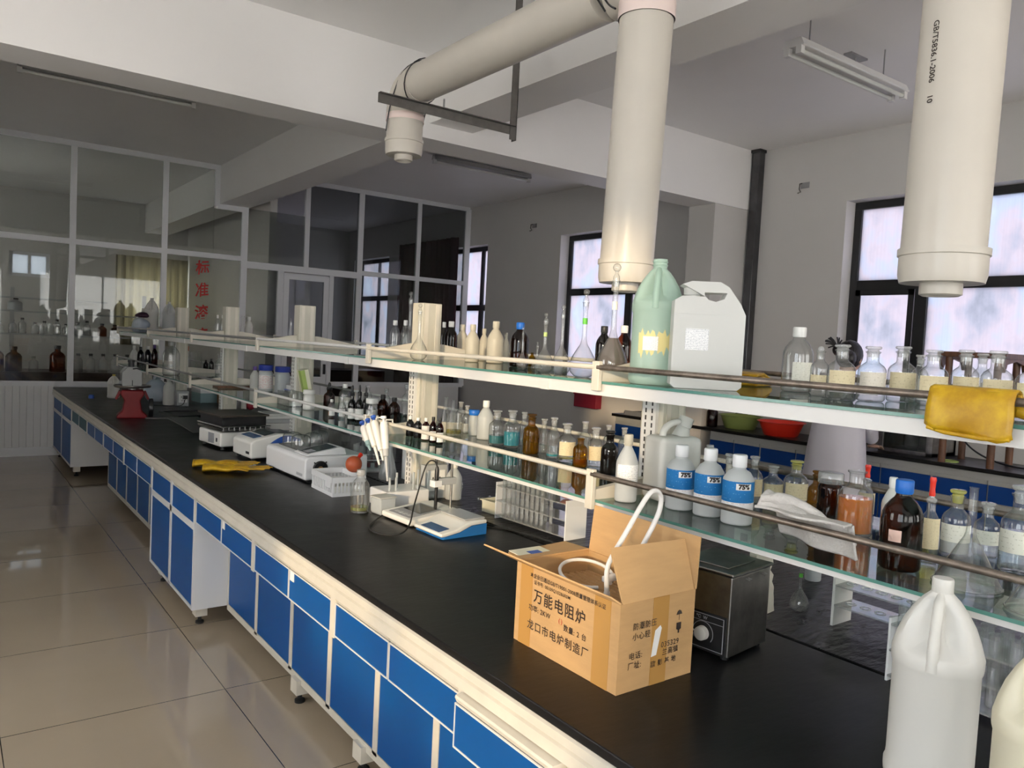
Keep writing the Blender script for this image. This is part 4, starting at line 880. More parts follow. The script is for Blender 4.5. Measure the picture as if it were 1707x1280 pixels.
    ('rb', 2.0, 1.623, 1.121, 0.0207, 0.179, 'clear stoppered bottle behind the middle alcohol bottle', {'c': 'clear'}),
    ('rb', 2.017, 1.558, 1.121, 0.0239, 0.159, 'clear bottle behind the right alcohol bottle, to its left', {'c': 'clear'}),
    ('rb', 2.11, 1.53, 1.121, 0.0276, 0.151, 'wide-mouth bottle behind the right alcohol bottle, to its right', {'c': 'clear', 'label': 'lab1'}),
    ('rb', 2.185, 1.511, 1.121, 0.0324, 0.119, 'stoppered bottle with black liquid under its cream label', {'c': 'clear', 'label': 'lab1', 'liq': 'lblack', 'lv': 0.35}),
    ('rb', 2.2, 1.437, 1.121, 0.0377, 0.147, 'clear bottle with yellow-green stopper behind the grey cloth', {'c': 'clear', 'label': 'lab1', 'stop': 'ystop'}),
    ('rb', 2.14, 1.327, 1.121, 0.0254, 0.136, 'narrow amber bottle behind the wide amber jar', {'c': 'amber3'}),
    ('jar', 2.09, 1.252, 1.121, 0.0356, 0.146, 'wide amber jar with clear lid left of the orange liquid', {'c': 'amber', 'cap': 'clear2'}),
    ('rb', 2.01, 1.128, 1.121, 0.0457, 0.194, 'clear bottle three quarters full of orange liquid', {'c': 'clear', 'liq': 'lorange', 'lv': 0.92, 'nostop': 1}),
    ('droprd', 2.194, 1.2, 1.121, 0.0241, 0.171, 'clear dropper bottle with red bulb behind the orange liquid', {'c': 'clear', 'label': 'lab1'}),
    ('plas', 2.078, 1.063, 1.121, 0.0263, 0.165, 'white plastic bottle behind the large blue-capped amber bottle', {'c': 'hdpe', 'cap': 'capw'}),
    ('screw', 1.796, 0.892, 1.121, 0.0449, 0.207, 'large dark amber bottle with bright blue cap and small sticker', {'c': 'amber', 'cap': 'capb', 'label': 'sticker'}),
    ('droprd', 1.922, 0.888, 1.121, 0.0217, 0.205, 'clear dropper bottle with red bulb left of the funnel', {'c': 'clear', 'label': 'lab1', 'liq': 'lyellow', 'lv': 0.55}),
    ('rb', 2.044, 0.882, 1.121, 0.0326, 0.167, 'clear bottle with yellow stopper just left of the funnel', {'c': 'clear', 'stop': 'ystop', 'label': 'lab2', 'liq': 'powder', 'lv': 0.5}),
    ('rb', 2.13, 0.845, 1.121, 0.0298, 0.135, 'wide clear stoppered bottle behind the glass funnel', {'c': 'clear', 'label': 'lab2'}),
    ('rb', 2.035, 0.738, 1.121, 0.0389, 0.203, 'large clear bottle with white label at the right edge', {'c': 'clear', 'label': 'lab2', 'liq': 'water', 'lv': 0.8}),
    ('screw', 1.528, 3.176, 0.801, 0.0423, 0.192, 'clear bottle with white cap and green liquid at its bottom, on the worktop', {'c': 'clear', 'cap': 'clear2', 'liq': 'lgreen', 'lv': 0.22}),
    ('wash', 2.069, 3.251, 0.801, 0.0402, 0.19, 'white plastic wash bottle on the rear worktop', {'c': 'hdpe2', 'cap': 'capw'}),
    ('vf', 2.185, 1.386, 0.801, 0.031, 0.178, 'clear volumetric flask standing under the lower shelf', {'c': 'clear', 'stick': 'sgreen', 'nostop': 1}),
    ('beaker', 2.534, 1.561, 0.801, 0.0291, 0.134, 'white translucent beaker behind the flask under the shelf', {'c': 'hdpe3'}),
    ('screw', 1.832, 8.166, 0.801, 0.0542, 0.28, 'white bottle on the far worktop left of the socket box', {'c': 'hdpe', 'cap': 'hdpe'}),
    ('screw', 2.391, 7.608, 0.801, 0.0248, 0.132, 'small white bottle by the foot of the third farthest post', {'c': 'hdpe', 'cap': 'capw'}),
    ('jug', 1.472, 8.978, 0.801, 0.0613, 0.245, 'white jug with yellow cap left of the red scale', {'c': 'hdpe', 'cap': 'capy'}),
    ('jug', 1.53, 0.674, 0.801, 0.0785, 0.395, 'large white plastic jug with a cap in the right foreground, left of the cream one', {'c': 'hdpe'}),
    ('jug', 1.4, 0.455, 0.801, 0.0656, 0.381, 'cream plastic jug cut off by the right edge of the picture', {'c': 'hdpe_y'}),
]

def seg_for(r): return 28 if r > .03 else 20
def band(name, R, z0, z1, a, span, m, parent, seg=20, off=.0006, label=None, prof=None):
    """a printed label: a strip wrapped round a bottle of radius R between z0 and z1, with its own UVs"""
    bm = BM(); uvl = bm.loops.layers.uv.new('UVMap'); n = seg; A = []; B = []
    for i in range(n+1):
        t = a+span*(i/n-.5); c, s = math.cos(t), math.sin(t)
        A.append(bm.verts.new(((R+off)*c, (R+off)*s, z0))); B.append(bm.verts.new(((R+off)*c, (R+off)*s, z1)))
    asp = (z1-z0)/max(1e-4, R*span)
    for i in range(n):
        f = bm.faces.new((A[i], A[i+1], B[i+1], B[i]))
        for lp, (u, v) in zip(f.loops, ((i/n, 0), ((i+1)/n, 0), ((i+1)/n, asp), (i/n, asp))): lp[uvl].uv = (u, v)
    o = obj(name, bm, m, parent, smooth=True, label=label); return o
LIQ = dict(powder='white powder', water='clear water', lteal='teal liquid', lteal2='dark teal liquid', lorange='orange liquid', lorange2='orange-brown liquid', lyellow='yellowish liquid', lgreen='green liquid', lbrown='cloudy brown liquid', lblack='black liquid')
CAPS = dict(capw='white', capk='black', capb='bright blue', capnavy='dark blue', cappurple='purple', capy='yellow')
CAT = dict(screw='bottle', plas='bottle', jar='jar', rb='bottle', ball='bottle', vf='flask', erl='flask', drop='bottle', droprd='bottle', beaker='beaker', jug='jug', alco='bottle', wash='bottle')
NAME = dict(screw='screw_cap_bottle', plas='plastic_bottle', jar='lidded_jar', rb='reagent_bottle', ball='ball_stopper_bottle', vf='volumetric_flask', erl='conical_flask', drop='dropper_bottle', droprd='dropper_bottle', beaker='beaker', jug='plastic_jug', alco='alcohol_bottle', wash='wash_bottle')
def body_profile(k, R, H):
    """outer outline, bottom to mouth, as (radius, height)"""
    if k in ('rb', 'ball'):
        return [(0, .003), (R*.86, .0), (R*.97, .012*H+.002), (R, .04*H), (R, .53*H), (R*.965, .585*H), (R*.83, .64*H), (R*.62, .68*H), (R*.47, .71*H), (R*.43, .745*H), (R*.44, .87*H), (R*.53, .885*H), (R*.54, .905*H), (R*.46, .91*H)]
    if k == 'screw':
        return [(0, .003), (R*.88, 0), (R*.98, .015*H+.001), (R, .04*H), (R, .56*H), (R*.97, .62*H), (R*.85, .69*H), (R*.64, .755*H), (R*.44, .80*H), (R*.38, .83*H), (R*.38, .87*H)]
    if k in ('plas', 'wash'):
        return [(0, .003), (R*.88, 0), (R*.98, .015*H), (R, .04*H), (R, .55*H), (R*.96, .60*H), (R*.72, .70*H), (R*.46, .785*H), (R*.36, .81*H), (R*.36, .85*H)]
    if k == 'alco':
        return [(0, .003), (R*.9, 0), (R*.985, .012*H), (R, .035*H), (R, .63*H), (R*.985, .655*H), (R*.72, .75*H), (R*.46, .785*H), (R*.42, .80*H), (R*.42, .85*H)]
    if k == 'jar':
        return [(0, .003), (R*.88, 0), (R*.96, .02*H), (R*.97, .05*H), (R*.97, .68*H), (R*.90, .75*H), (R*.80, .78*H), (R*.80, .84*H)]
    if k == 'vf':
        return [(0, .002), (R*.52, 0), (R*.70, .02*H), (R*.90, .055*H), (R, .115*H), (R*.97, .165*H), (R*.80, .235*H), (R*.52, .31*H), (R*.28, .37*H), (R*.19, .42*H), (R*.165, .50*H), (R*.165, .76*H), (R*.20, .78*H), (R*.22, .84*H), (R*.27, .845*H), (R*.27, .852*H)]
    if k == 'erl':
        return [(0, .002), (R*.92, 0), (R, .03*H), (R*.97, .10*H), (R*.42, .62*H), (R*.33, .72*H), (R*.33, .94*H), (R*.46, 1.0*H)]
    if k in ('drop', 'droprd'):
        return [(0, .003), (R*.9, 0), (R, .03*H), (R, .44*H), (R*.93, .50*H), (R*.62, .57*H), (R*.45, .60*H), (R*.45, .70*H), (R*.52, .705*H)]
    if k == 'beaker':
        return [(0, .002), (R*.92, 0), (R*.98, .03*H), (R*.98, .95*H), (R*1.04, 1.0*H)]
def interp(prof, z):
    for (r0, z0), (r1, z1) in zip(prof[1:], prof[2:]):
        if z0 <= z <= z1: return r0+(r1-r0)*(z-z0)/max(1e-6, z1-z0)
    return prof[-1][0]
def bottle(k, x, y, z, R, H, label, op):
    rz = math.atan2(-y, -x)+math.radians(op.get('ang', 12))          # printed side turned towards the bench front
    t = thing(NAME[k], label, CAT[k], (x, y, z), group=op.get('g'))
    sg = seg_for(R); c = op.get('c', 'hdpe2'); pr_ = body_profile(k, R, H)
    bm = BM(); lathe(bm, pr_, sg); obj('body', bm, c, t, smooth=True)
    # ---- closures
    if k == 'rb' and not op.get('nostop'):
        bm = BM(); lathe(bm, [(0, .80*H), (R*.34, .80*H), (R*.43, .915*H), (R*.36, .935*H), (R*.54, .955*H), (R*.57, .97*H), (R*.57, .985*H), (R*.50, H), (0, H)], sg)
        obj('stopper', bm, op.get('stop', 'clear2' if c == 'clear' else c), t, smooth=True)
    if k == 'ball':
        bm = BM(); lathe(bm, [(0, .74*H), (R*.25, .74*H), (R*.33, .86*H), (R*.16, .89*H)], 16); sphere(bm, (0, 0, .94*H), R*.36, 16); obj('stopper', bm, 'clear2', t, smooth=True)
    if k in ('screw', 'plas', 'wash'):
        r = R*(.44 if k == 'screw' else .42); z0 = .845*H if k == 'screw' else .83*H
        bm = BM(); lathe(bm, [(r*.9, z0), (r, z0+.004), (r, H-.003), (r*.9, H), (0, H)], 20)
        obj('cap', bm, op.get('cap', 'capw'), t, smooth=True, label=(CAPS[op['cap']]+' cap') if op.get('cap') in CAPS else None)
    if k == 'jar':
        r = R*1.0; bm = BM(); lathe(bm, [(r*.97, .79*H), (r, .80*H), (r, .985*H), (r*.93, H), (0, H)], 24)
        obj('lid', bm, op.get('cap', 'capw'), t, smooth=True, label=(CAPS[op['cap']]+' lid') if op.get('cap') in CAPS else None)
    if k == 'vf' and not op.get('nostop'):
        bm = BM(); lathe(bm, [(0, .80*H), (R*.17, .80*H), (R*.21, .86*H), (R*.21, .885*H), (R*.10, .91*H), (R*.10, .93*H)], 14)
        sphere(bm, (0, 0, .962*H), .036*H, 14); obj('stopper', bm, 'clear', t, smooth=True)
    if k in ('drop', 'droprd'):
        if k == 'droprd':
            bm = BM(); lathe(bm, [(R*.40, .70*H), (R*.55, .72*H), (R*.55, .745*H), (R*.30, .76*H), (R*.26, .80*H)], 16); obj('stopper', bm, 'clear2', t, smooth=True)
            bm = BM(); lathe(bm, [(R*.30, .78*H), (R*.34, .80*H), (R*.26, .86*H), (R*.30, .93*H), (R*.36, .97*H), (R*.30, H), (0, H)], 14); obj('bulb', bm, 'red_pl', t, smooth=True, label='red rubber bulb')
        else:
            bm = BM(); lathe(bm, [(R*.50, .70*H), (R*.54, .71*H), (R*.50, .80*H), (R*.26, .82*H), (R*.28, .90*H), (R*.20, .97*H), (0, H)], 14); obj('dropper_cap', bm, 'capk', t, smooth=True)
    if k == 'alco':
        r = R*.47; bm = BM(); lathe(bm, [(r*.95, .82*H), (r, .825*H), (r, .985*H), (r*.9, H), (0, H)], 24); obj('cap', bm, 'white_pl', t, smooth=True)
        band('blue_label', R, .33*H, .63*H, rz, 4.6, 'blue_label', t, 36, label='blue printed label'); band('white_label', R, .20*H, .33*H, rz, 4.6, 'white_label', t, 36)
        pl = band('white_badge', R, .515*H, .605*H, rz+.16, 1.0, 'paper', t, 14, off=.0012)
        lettering('badge_number', [('75%', .0175, 0, 0, .0012)], 'ink', pl, lambda u, v: ((R+.0018)*math.cos(rz+.16+u/R), (R+.0018)*math.sin(rz+.16+u/R), .56*H+v))
    if k == 'wash':
        bm = BM(); tube(bm, [(R*.98, 0, H*.48), (R*1.25, 0, H*.42), (R*1.3, 0, H*.25), (R*.98, 0, H*.2)], .004, 8, smooth=2)
        obj('side_handle', bm, 'clear2', t, smooth=True)
    # ---- contents and labels
    if op.get('liq'):
        lv = op['lv']; top = {'rb': .58, 'screw': .60, 'vf': .28, 'jar': .70, 'drop': .5, 'droprd': .5, 'beaker': .9}.get(k, .55)*H*lv; zb = .012
        q = [(0, zb)]+[(max(0, interp(pr_, zb+(top-zb)*i/8)-.0022), zb+(top-zb)*i/8) for i in range(9)]+[(0, top)]
        bm = BM(); lathe(bm, q, sg); obj('contents', bm, op['liq'], t, smooth=True, label=LIQ[op['liq']])
    lb = op.get('label')
    if lb and k != 'jug':
        z0, z1, sp = {'jar': (.12, .62, 2.6), 'screw': (.10, .46, 1.9), 'drop': (.08, .36, 3.0), 'plas': (.28, .56, 2.4), 'ball': (.16, .42, 2.6)}.get(k, (.17, .53, 2.2))
        if lb == 'paperf': z0, z1, sp = .06, .66, 3.6
        if lb == 'sticker': z0, z1, sp = .33, .46, .62; rz -= .5
        if lb == 'lab2' and k == 'rb': z0, z1, sp = .24, .50, 2.9
        if 'ang' in op: sp = 1.5
        band('label', R, z0*H, z1*H, rz, sp, lb, t, label='white paper label' if lb.startswith('paper') else 'cream paper label' if lb.startswith('lab') and lb != 'labred' else None)
    if op.get('stick'):
        band('sticker', R*.17, .60*H, .67*H, rz, 4.0, op['stick'], t, 12, label='green sticker' if op['stick'].startswith('sgreen') else 'white sticker')
    return t
def jug(x, y, z, R, H, label, op):
    """round plastic jug: ringed cylinder, conical shoulder with a pinched-in grip and a handle up to the neck"""
    t = thing('plastic_jug', label, 'jug', (x, y, z)); c = op['c']; big = H > .3
    bm = BM(); seg = 48 if big else 28; hd = math.atan2(-y, -x)-.10
    prof = [(0, .004), (R*.9, 0), (R*.985, .008), (R, .02), (R, .075*H), (R*.965, .09*H), (R*.955, .12*H), (R*.955, .565*H), (R*.99, .585*H), (R*1.0, .60*H), (R*1.0, .645*H), (R*.97, .665*H),
            (R*.91, .71*H), (R*.78, .78*H), (R*.60, .845*H), (R*.42, .895*H), (R*.27, .925*H), (R*.215, .94*H)]
    lathe(bm, prof, seg)
    for v in bm.verts:          # the grip hollows on both sides of the handle
        rr = math.hypot(v.co.x, v.co.y)
        if rr < 1e-5 or v.co.z < .66*H: continue
        a = (math.atan2(v.co.y, v.co.x)-hd+PI) % (2*PI)-PI
        k = max(0, 1-abs(a)/.95); s = min(1, (v.co.z-.66*H)/(.06*H))*min(1, max(0, (.92*H-v.co.z)/(.06*H)))
        f = 1-.62*s*min(1, k*2.2); v.co.x *= f; v.co.y *= f
    obj('body', bm, c, t, smooth=True)
    d = Vector((math.cos(hd), math.sin(hd), 0)); bm = BM()
    tube(bm, [d*R*.93+Vector((0, 0, .60*H)), d*R*.90+Vector((0, 0, .70*H)), d*R*.74+Vector((0, 0, .79*H)), d*R*.50+Vector((0, 0, .88*H)), d*R*.16+Vector((0, 0, .925*H))], [R*.14, R*.13, R*.12, R*.12, R*.10], 14, smooth=2)
    obj('handle', bm, c, t, smooth=True)
    r = R*(.24 if c != 'greenp' else .30); bm = BM()
    if c == 'greenp':
        lathe(bm, [(r*.9, .925*H), (r*.9, .945*H), (r, .948*H), (r, .955*H), (r*.9, .958*H), (r*.9, .972*H), (r, .975*H), (r, .982*H), (r*.9, .985*H), (r*.9, H), (r*.75, H), (r*.75, .93*H)], 24); obj('neck', bm, c, t, smooth=True)
        a = math.atan2(-y, -x)
        bm = BM(); A = []; B = []; n = 16          # torn yellow backing with a small white form on it
        for i in range(n+1):
            s = a-.75+1.35*i/n; q = .012*math.sin(i*2.3)+.006*math.sin(i*5.1)
            A.append(bm.verts.new(((R*.957)*math.cos(s), (R*.957)*math.sin(s), .24*H+q+.012*(i/n)))); B.append(bm.verts.new(((R*.957)*math.cos(s), (R*.957)*math.sin(s), .41*H-q*.8)))
        for i in range(n): bm.faces.new((A[i], A[i+1], B[i+1], B[i]))
        obj('torn_label', bm, 'ytorn', t, label='torn yellow label'); band('form_label', R*.957, .27*H, .38*H, a-.22, .62, 'papertxt', t, off=.0015, label='small white printed label')
    else:
        lathe(bm, [(r*.92, .925*H), (r, .93*H), (r, .99*H), (r*.93, H), (0, H)], 24); obj('cap', bm, 'capy' if op.get('cap') == 'capy' else 'hdpe', t, smooth=True)
    return t
for k, x, y, z, r, h, lab, op in ITEMS:
    (jug(x, y, z, r, h, lab, op) if k == 'jug' else bottle(k, x, y, z, r, h, lab, op))
# ------------------------------------------------------------------ things on the front worktop, far to near
# blue cap
t = thing('blue_cap', 'tiny blue plastic cap lying alone on the far end of the worktop', 'cap', (1.26, 8.92, HB))
bm = BM(); lathe(bm, [(.022, 0), (.026, .002), (.026, .035), (.02, .04), (0, .04)], 18); obj('cap', bm, 'blue_pl2', t, smooth=True); bm = BM(); lathe(bm, [(.0262, .006), (.028, .006), (.028, .012), (.0262, .012)], 18); obj('rim', bm, 'blue_pl2', t)
# red platform scale with a square jug on it
t = thing('platform_scale', 'red cast iron platform scale with a round metal pan on the far worktop', 'scale', (1.31, 7.12, HB), -.15)
bm = BM(); prism(bm, [(-.12, .0), (.12, 0), (.11, .03), (.075, .06), (.06, .15), (.09, .20), (.085, .235), (-.085, .235), (-.09, .2), (-.06, .15), (-.075, .06), (-.11, .03)], 1, -.085, .085); obj('cast_body', bm, 'red_cast', t, bevel=.012)
for sx in (-1, 1): bm = BM(); prism(bm, [(sx*.10, .23), (sx*.13, .16), (sx*.115, .15), (sx*.08, .22)], 1, -.03, .03); obj('side_arm', bm, 'red_cast', t, bevel=.004)
bm = BM(); lathe(bm, [(0, 0), (.075, 0), (.08, .01), (.08, .03), (.07, .035), (0, .035)], 28, M=Matrix.Translation((.125, -.03, .085)) @ Matrix.Rotation(PI/2, 4, 'Y')); obj('dial', bm, 'blackpl', t, smooth=True)
bm = BM(); lathe(bm, [(0, .262), (.06, .262), (.065, .25), (.135, .255), (.142, .262), (.142, .274), (.136, .274), (.13, .266), (0, .266)], 40); obj('pan', bm, 'steel', t, smooth=True)
bm = BM(); tube(bm, [(0, 0, .23), (0, 0, .262)], .03, 12); obj('pan_stem', bm, 'grey_metal', t)
bm = BM(); box(bm, .10, .36, -.115, -.10, 0, .012); obj('beam_rod', bm, 'angle_iron', t)
t = thing('square_jug', 'squarish clear jug with a metal clip standing on the red scale', 'jug', (1.295, 7.11, HB+.268))
bm = BM(); prism(bm, [(-.075, 0), (.075, 0), (.078, .02), (.078, .115), (.04, .16), (-.04, .16), (-.078, .115), (-.078, .02)], 1, -.06, .06); obj('body', bm, 'frost', t, bevel=.008)
bm = BM(); lathe(bm, [(.024, .16), (.024, .195), (.028, .197), (.028, .215), (0, .215)], 16); obj('cap', bm, 'capk', t)
bm = BM(); tube(bm, [(.0, -.07, .145), (.03, -.075, .15), (.055, -.07, .14)], .006, 6); obj('clip', bm, 'blackpl', t); bm = BM(); box(bm, -.003, .003, -.064, -.061, .005, .05); obj('mark', bm, 'blackpl', t)
# plastic bag
def lump(name, lab, cat, loc, sc, m, seed, knot=True, dents=10):
    random.seed(seed); bm = BM(); bmesh.ops.create_icosphere(bm, subdivisions=4, radius=1)
    cs = [(Vector((random.gauss(0, 1), random.gauss(0, 1), random.gauss(0, 1))).normalized(), random.uniform(.08, .22), random.uniform(4, 12)) for _ in range(dents)]
    for v in bm.verts:
        n = v.co.normalized(); f = 1-sum(a*max(0, n.dot(c))**p for c, a, p in cs)
        v.co = n*f
        if v.co.z < -.72: v.co.z = -.72+.04*(v.co.z+.72)
        v.co = Vector((v.co.x*sc[0], v.co.y*sc[1], (v.co.z+.732)*sc[2]))
    t = thing(name, lab, cat, loc); obj('body', bm, m, t, smooth=True)
    if knot:
        bm = BM(); h = sc[2]*1.62; tube(bm, [(0, 0, h*.9), (.01, 0, h*1.0), (.03, .01, h*1.1), (-.02, 0, h*1.16)], [sc[0]*.35, sc[0]*.15, sc[0]*.22, sc[0]*.3], 10); obj('twisted_top', bm, m, t, smooth=True)
    return t
lump('plastic_bag', 'tied bluish clear plastic bag on the far worktop right of the red scale', 'bag', (1.80, 8.55, HB+.001), (.125, .13, .135), 'blue_grey_bag', 3)
lump('plastic_bag', 'crumpled pale bag with a dark purple lump on the far upper shelf', 'bag', (1.765, 9.22, UZ+.001), (.10, .12, .095), 'blue_grey_bag', 5, False)
lump('purple_cloth', 'dark purple bundle lying on top of the crumpled bag', 'bundle', (1.77, 9.20, UZ+.162), (.075, .08, .035), 'purple_bag', 8, False)
# tissue box, wicker jar, red ball behind
t = thing('tissue_box', 'pale box with grey-teal side under the far lower shelf', 'box', (2.18, 8.35, HB), .1)
obj('box', box(BM(), 0, .18, 0, .26, 0, .17), 'teal_box', t, bevel=.005); bm = BM(); box(bm, -.002, .182, -.002, .262, .10, .175); obj('lid', bm, 'white_pl', t, bevel=.004)
t = thing('wicker_jar', 'small brown wicker-covered jar beside the tissue box', 'jar', (2.39, 8.28, HB))
bm = BM(); lathe(bm, [(0, 0), (.055, 0), (.062, .02), (.062, .15), (.055, .17), (0, .17)], 24); obj('wicker_body', bm, 'wicker', t, smooth=True); bm = BM(); lathe(bm, [(.045, .17), (.045, .185), (0, .185)], 20); obj('lid', bm, 'dark_wood', t)
t = thing('red_bulb', 'round dark red rubber ball behind the small white bottle at the post foot', 'ball', (2.46, 7.62, HB))
bm = BM(); sphere(bm, (0, 0, .048), .048, 18); obj('ball', bm, 'red_box', t, smooth=True); bm = BM(); lathe(bm, [(.015, .09), (.012, .115), (0, .115)], 10); obj('spout', bm, 'red_box', t)
# dark mats and tray
t = thing('black_tray', 'flat black tray on the worktop in front of the far socket box', 'tray', (1.76, 7.25, HB), .15)
bm = BM(); box(bm, -.14, .24, -.22, .22, 0, .008); obj('base', bm, 'blackpl', t); bm = BM(); box(bm, -.14, .24, -.22, -.205, .008, .02); box(bm, -.14, .24, .205, .22, .008, .02); box(bm, -.14, -.125, -.205, .205, .008, .02); box(bm, .225, .24, -.205, .205, .008, .02); obj('rim', bm, 'blackpl', t)
t = thing('grey_tray', 'low dark grey tilted tray with a metal clip on the worktop left of the shaker', 'tray', (1.62, 6.33, HB), .1)
bm = BM(); prism(bm, [(-.30, .004), (-.05, .03), (.28, .055), (.30, .047), (-.05, .02), (-.28, 0)], 0, -.12, .12); obj('sheet', bm, 'grey_tray', t, bevel=.002)
bm = BM(); box(bm, -.02, .10, -.2, .18, 0, .019); obj('support', bm, 'blackpl', t); bm = BM(); box(bm, .09, .13, -.17, -.12, .035, .05); obj('clip', bm, 'steel', t)
# flat white box / papers pile
t = thing('paper_stack', 'stack of flat white boxes and papers behind the shaker', 'papers', (2.08, 6.05, HB))
for k, (a, b, c, d, z0, z1, m) in enumerate(((0, .36, 0, .42, 0, .055, 'white_metal'), (.01, .35, .02, .40, .056, .085, 'grey_pl'), (.0, .30, .03, .38, .086, .11, 'paper'), (.03, .34, .05, .3, .111, .125, 'paper'))):
    obj('sheet_stack', box(BM(), a, b, c, d, z0, z1), m, t, bevel=.003)
# shaker: white base, black box on top
t = thing('shaker', 'white shaker with a thick black box on its rail platform', 'shaker', (1.47, 5.13, HB), .12)
bm = BM(); box(bm, 0, .32, 0, .36, .02, .115); obj('housing', bm, 'offwhite_pl', t, bevel=.012)
bm = BM(); box(bm, -.003, .0, .10, .19, .035, .10); obj('control_panel', bm, 'keypad', t); bm = BM(); box(bm, -.004, 0, .05, .065, .05, .075); obj('switch', bm, 'blackpl', t)
bm = BM(); box(bm, .0, .33, -.02, .38, .125, .138); obj('platform', bm, 'steel', t)
for k in range(9): bm = BM(); tube(bm, [(.01+k*.036, -.02, .15), (.01+k*.036, -.02, .128)], .004, 6); obj('rail_post', bm, 'grey_metal', t)
bm = BM(); tube(bm, [(.0, -.02, .152), (.33, -.02, .152)], .005, 8); tube(bm, [(.0, .38, .152), (.33, .38, .152)], .005, 8); tube(bm, [(.0, -.02, .152), (.0, .38, .152)], .005, 8); obj('rail', bm, 'steel', t)
for x, y in ((.03, .03), (.29, .03), (.03, .33), (.29, .33)): bm = BM(); lathe(bm, [(0, 0), (.016, 0), (.016, .02), (0, .02)], 12, c=(x, y, 0)); obj('foot', bm, 'rubber_black', t)
t = thing('black_box', 'black rectangular heating block resting on the shaker platform', 'block', (1.45, 5.13, HB+.1385), .12)
bm = BM(); box(bm, .03, .33, .0, .36, 0, .075); obj('block', bm, 'blackpl', t, bevel=.003); bm = BM(); box(bm, .015, .345, -.015, .375, .0755, .088); obj('top_plate', bm, 'black_plate', t, bevel=.002)
# device with blue stripe (sloping top)
def printing(parent, lines, m, fn): return lettering('printing', lines, m, parent, fn)
t = thing('spectro_device', 'white bench instrument with a blue wave stripe, between the shaker and the white centrifuge', 'instrument', (1.50, 4.62, HB), .05)
bm = BM(); prism(bm, [(0, .02), (.0, .115), (.03, .135), (.17, .165), (.30, .155), (.33, .12), (.33, .02)], 1, 0, .30); obj('housing', bm, 'offwhite_pl', t, bevel=.012)
bm = BM(); prism(bm, [(.035, .1375), (.085, .148), (.085, .150), (.034, .1395)], 1, .05, .25); obj('display', bm, 'screen_blue', t)
bm = BM(); prism(bm, [(.10, .1515), (.165, .1655), (.29, .157), (.29, .159), (.165, .168), (.10, .1535)], 1, .04, .26); obj('dark_lid', bm, 'screen', t)
bm = BM(); A = []
for i in range(15):
    s = i/14; z = .10+.035*math.sin(s*PI*.9)+.02*s; hw = .006+.014*math.sin(PI*s); A.append((bm.verts.new((.10+.215*s, -.0008, z-hw-.012)), bm.verts.new((.10+.215*s, -.0008, z+hw-.012))))
for p, q in zip(A, A[1:]): bm.faces.new((p[0], q[0], q[1], p[1]))
obj('blue_stripe', bm, 'blue_pl2', t); bm = BM(); box(bm, -.001, 0, .02, .075, .045, .06); obj('maker_plate', bm, 'blackpl', t)
for x, y in ((.03, .03), (.30, .03), (.03, .27), (.30, .27)): bm = BM(); lathe(bm, [(0, 0), (.014, 0), (.014, .021), (0, .021)], 12, c=(x, y, 0)); obj('foot', bm, 'rubber_black', t)
# centrifuge-like shaker with fan
t = thing('centrifuge', 'large white instrument with a round black fan and glass domes on its top', 'instrument', (1.555, 3.90, HB), .03)
bm = BM(); prism(bm, [(0, .012), (0, .12), (.012, .135), (.36, .135), (.365, .12), (.365, .012)], 1, 0, .56); obj('housing', bm, 'white_pl', t, bevel=.010)
bm = BM(); prism(bm, [(.02, .136), (.02, .145), (.22, .178), (.24, .17), (.25, .136)], 1, .03, .20); pn = obj('control_console', bm, 'white_pl', t, bevel=.006)
bm = BM(); prism(bm, [(.035, .1488), (.20, .1758), (.20, .1775), (.035, .1505)], 1, .05, .18); obj('display', bm, 'screen', pn); bm = BM(); prism(bm, [(.04, .1512), (.085, .1585), (.085, .160), (.04, .1527)], 1, .06, .125); obj('keypad', bm, 'keypad', pn)
bm = BM(); MF = Matrix.Translation((.085, 0, .072)) @ Matrix.Rotation(PI/2, 4, 'X'); lathe(bm, [(0, .004), (.012, .008), (.014, .003), (.034, .003), (.038, .008), (.042, .006), (.042, 0)], 28, M=MF)
for a in range(2): box(bm, -.050, .050, -.003, .003, 0, .004, MF @ Matrix.Rotation(PI/4+a*PI/2, 4, 'Z'))
obj('fan', bm, 'blackpl', t, smooth=True, label='round black ventilation fan'); bm = BM(); lathe(bm, [(0, .009), (.014, .009), (.014, .006)], 16, M=MF); obj('fan_hub', bm, 'wicker', t)
bm = BM(); box(bm, -.001, 0, .03, .11, .03, .045); obj('maker_plate', bm, 'grey_pl', t)
bm = BM(); box(bm, .06, .34, .24, .52, .1355, .140); obj('sample_plate', bm, 'grey_tray', t)
for x, y in ((.10, .30), (.10, .42), (.2, .36), (.28, .45)): bm = BM(); lathe(bm, [(.055, .14), (.055, .19), (.05, .205), (.03, .215), (0, .22)], 24, c=(x, y, 0)); obj('glass_dome', bm, 'clear', t, smooth=True)
bm = BM(); box(bm, .02, .35, .01, .55, 0, .012); obj('base_plate', bm, 'rubber_black', t)
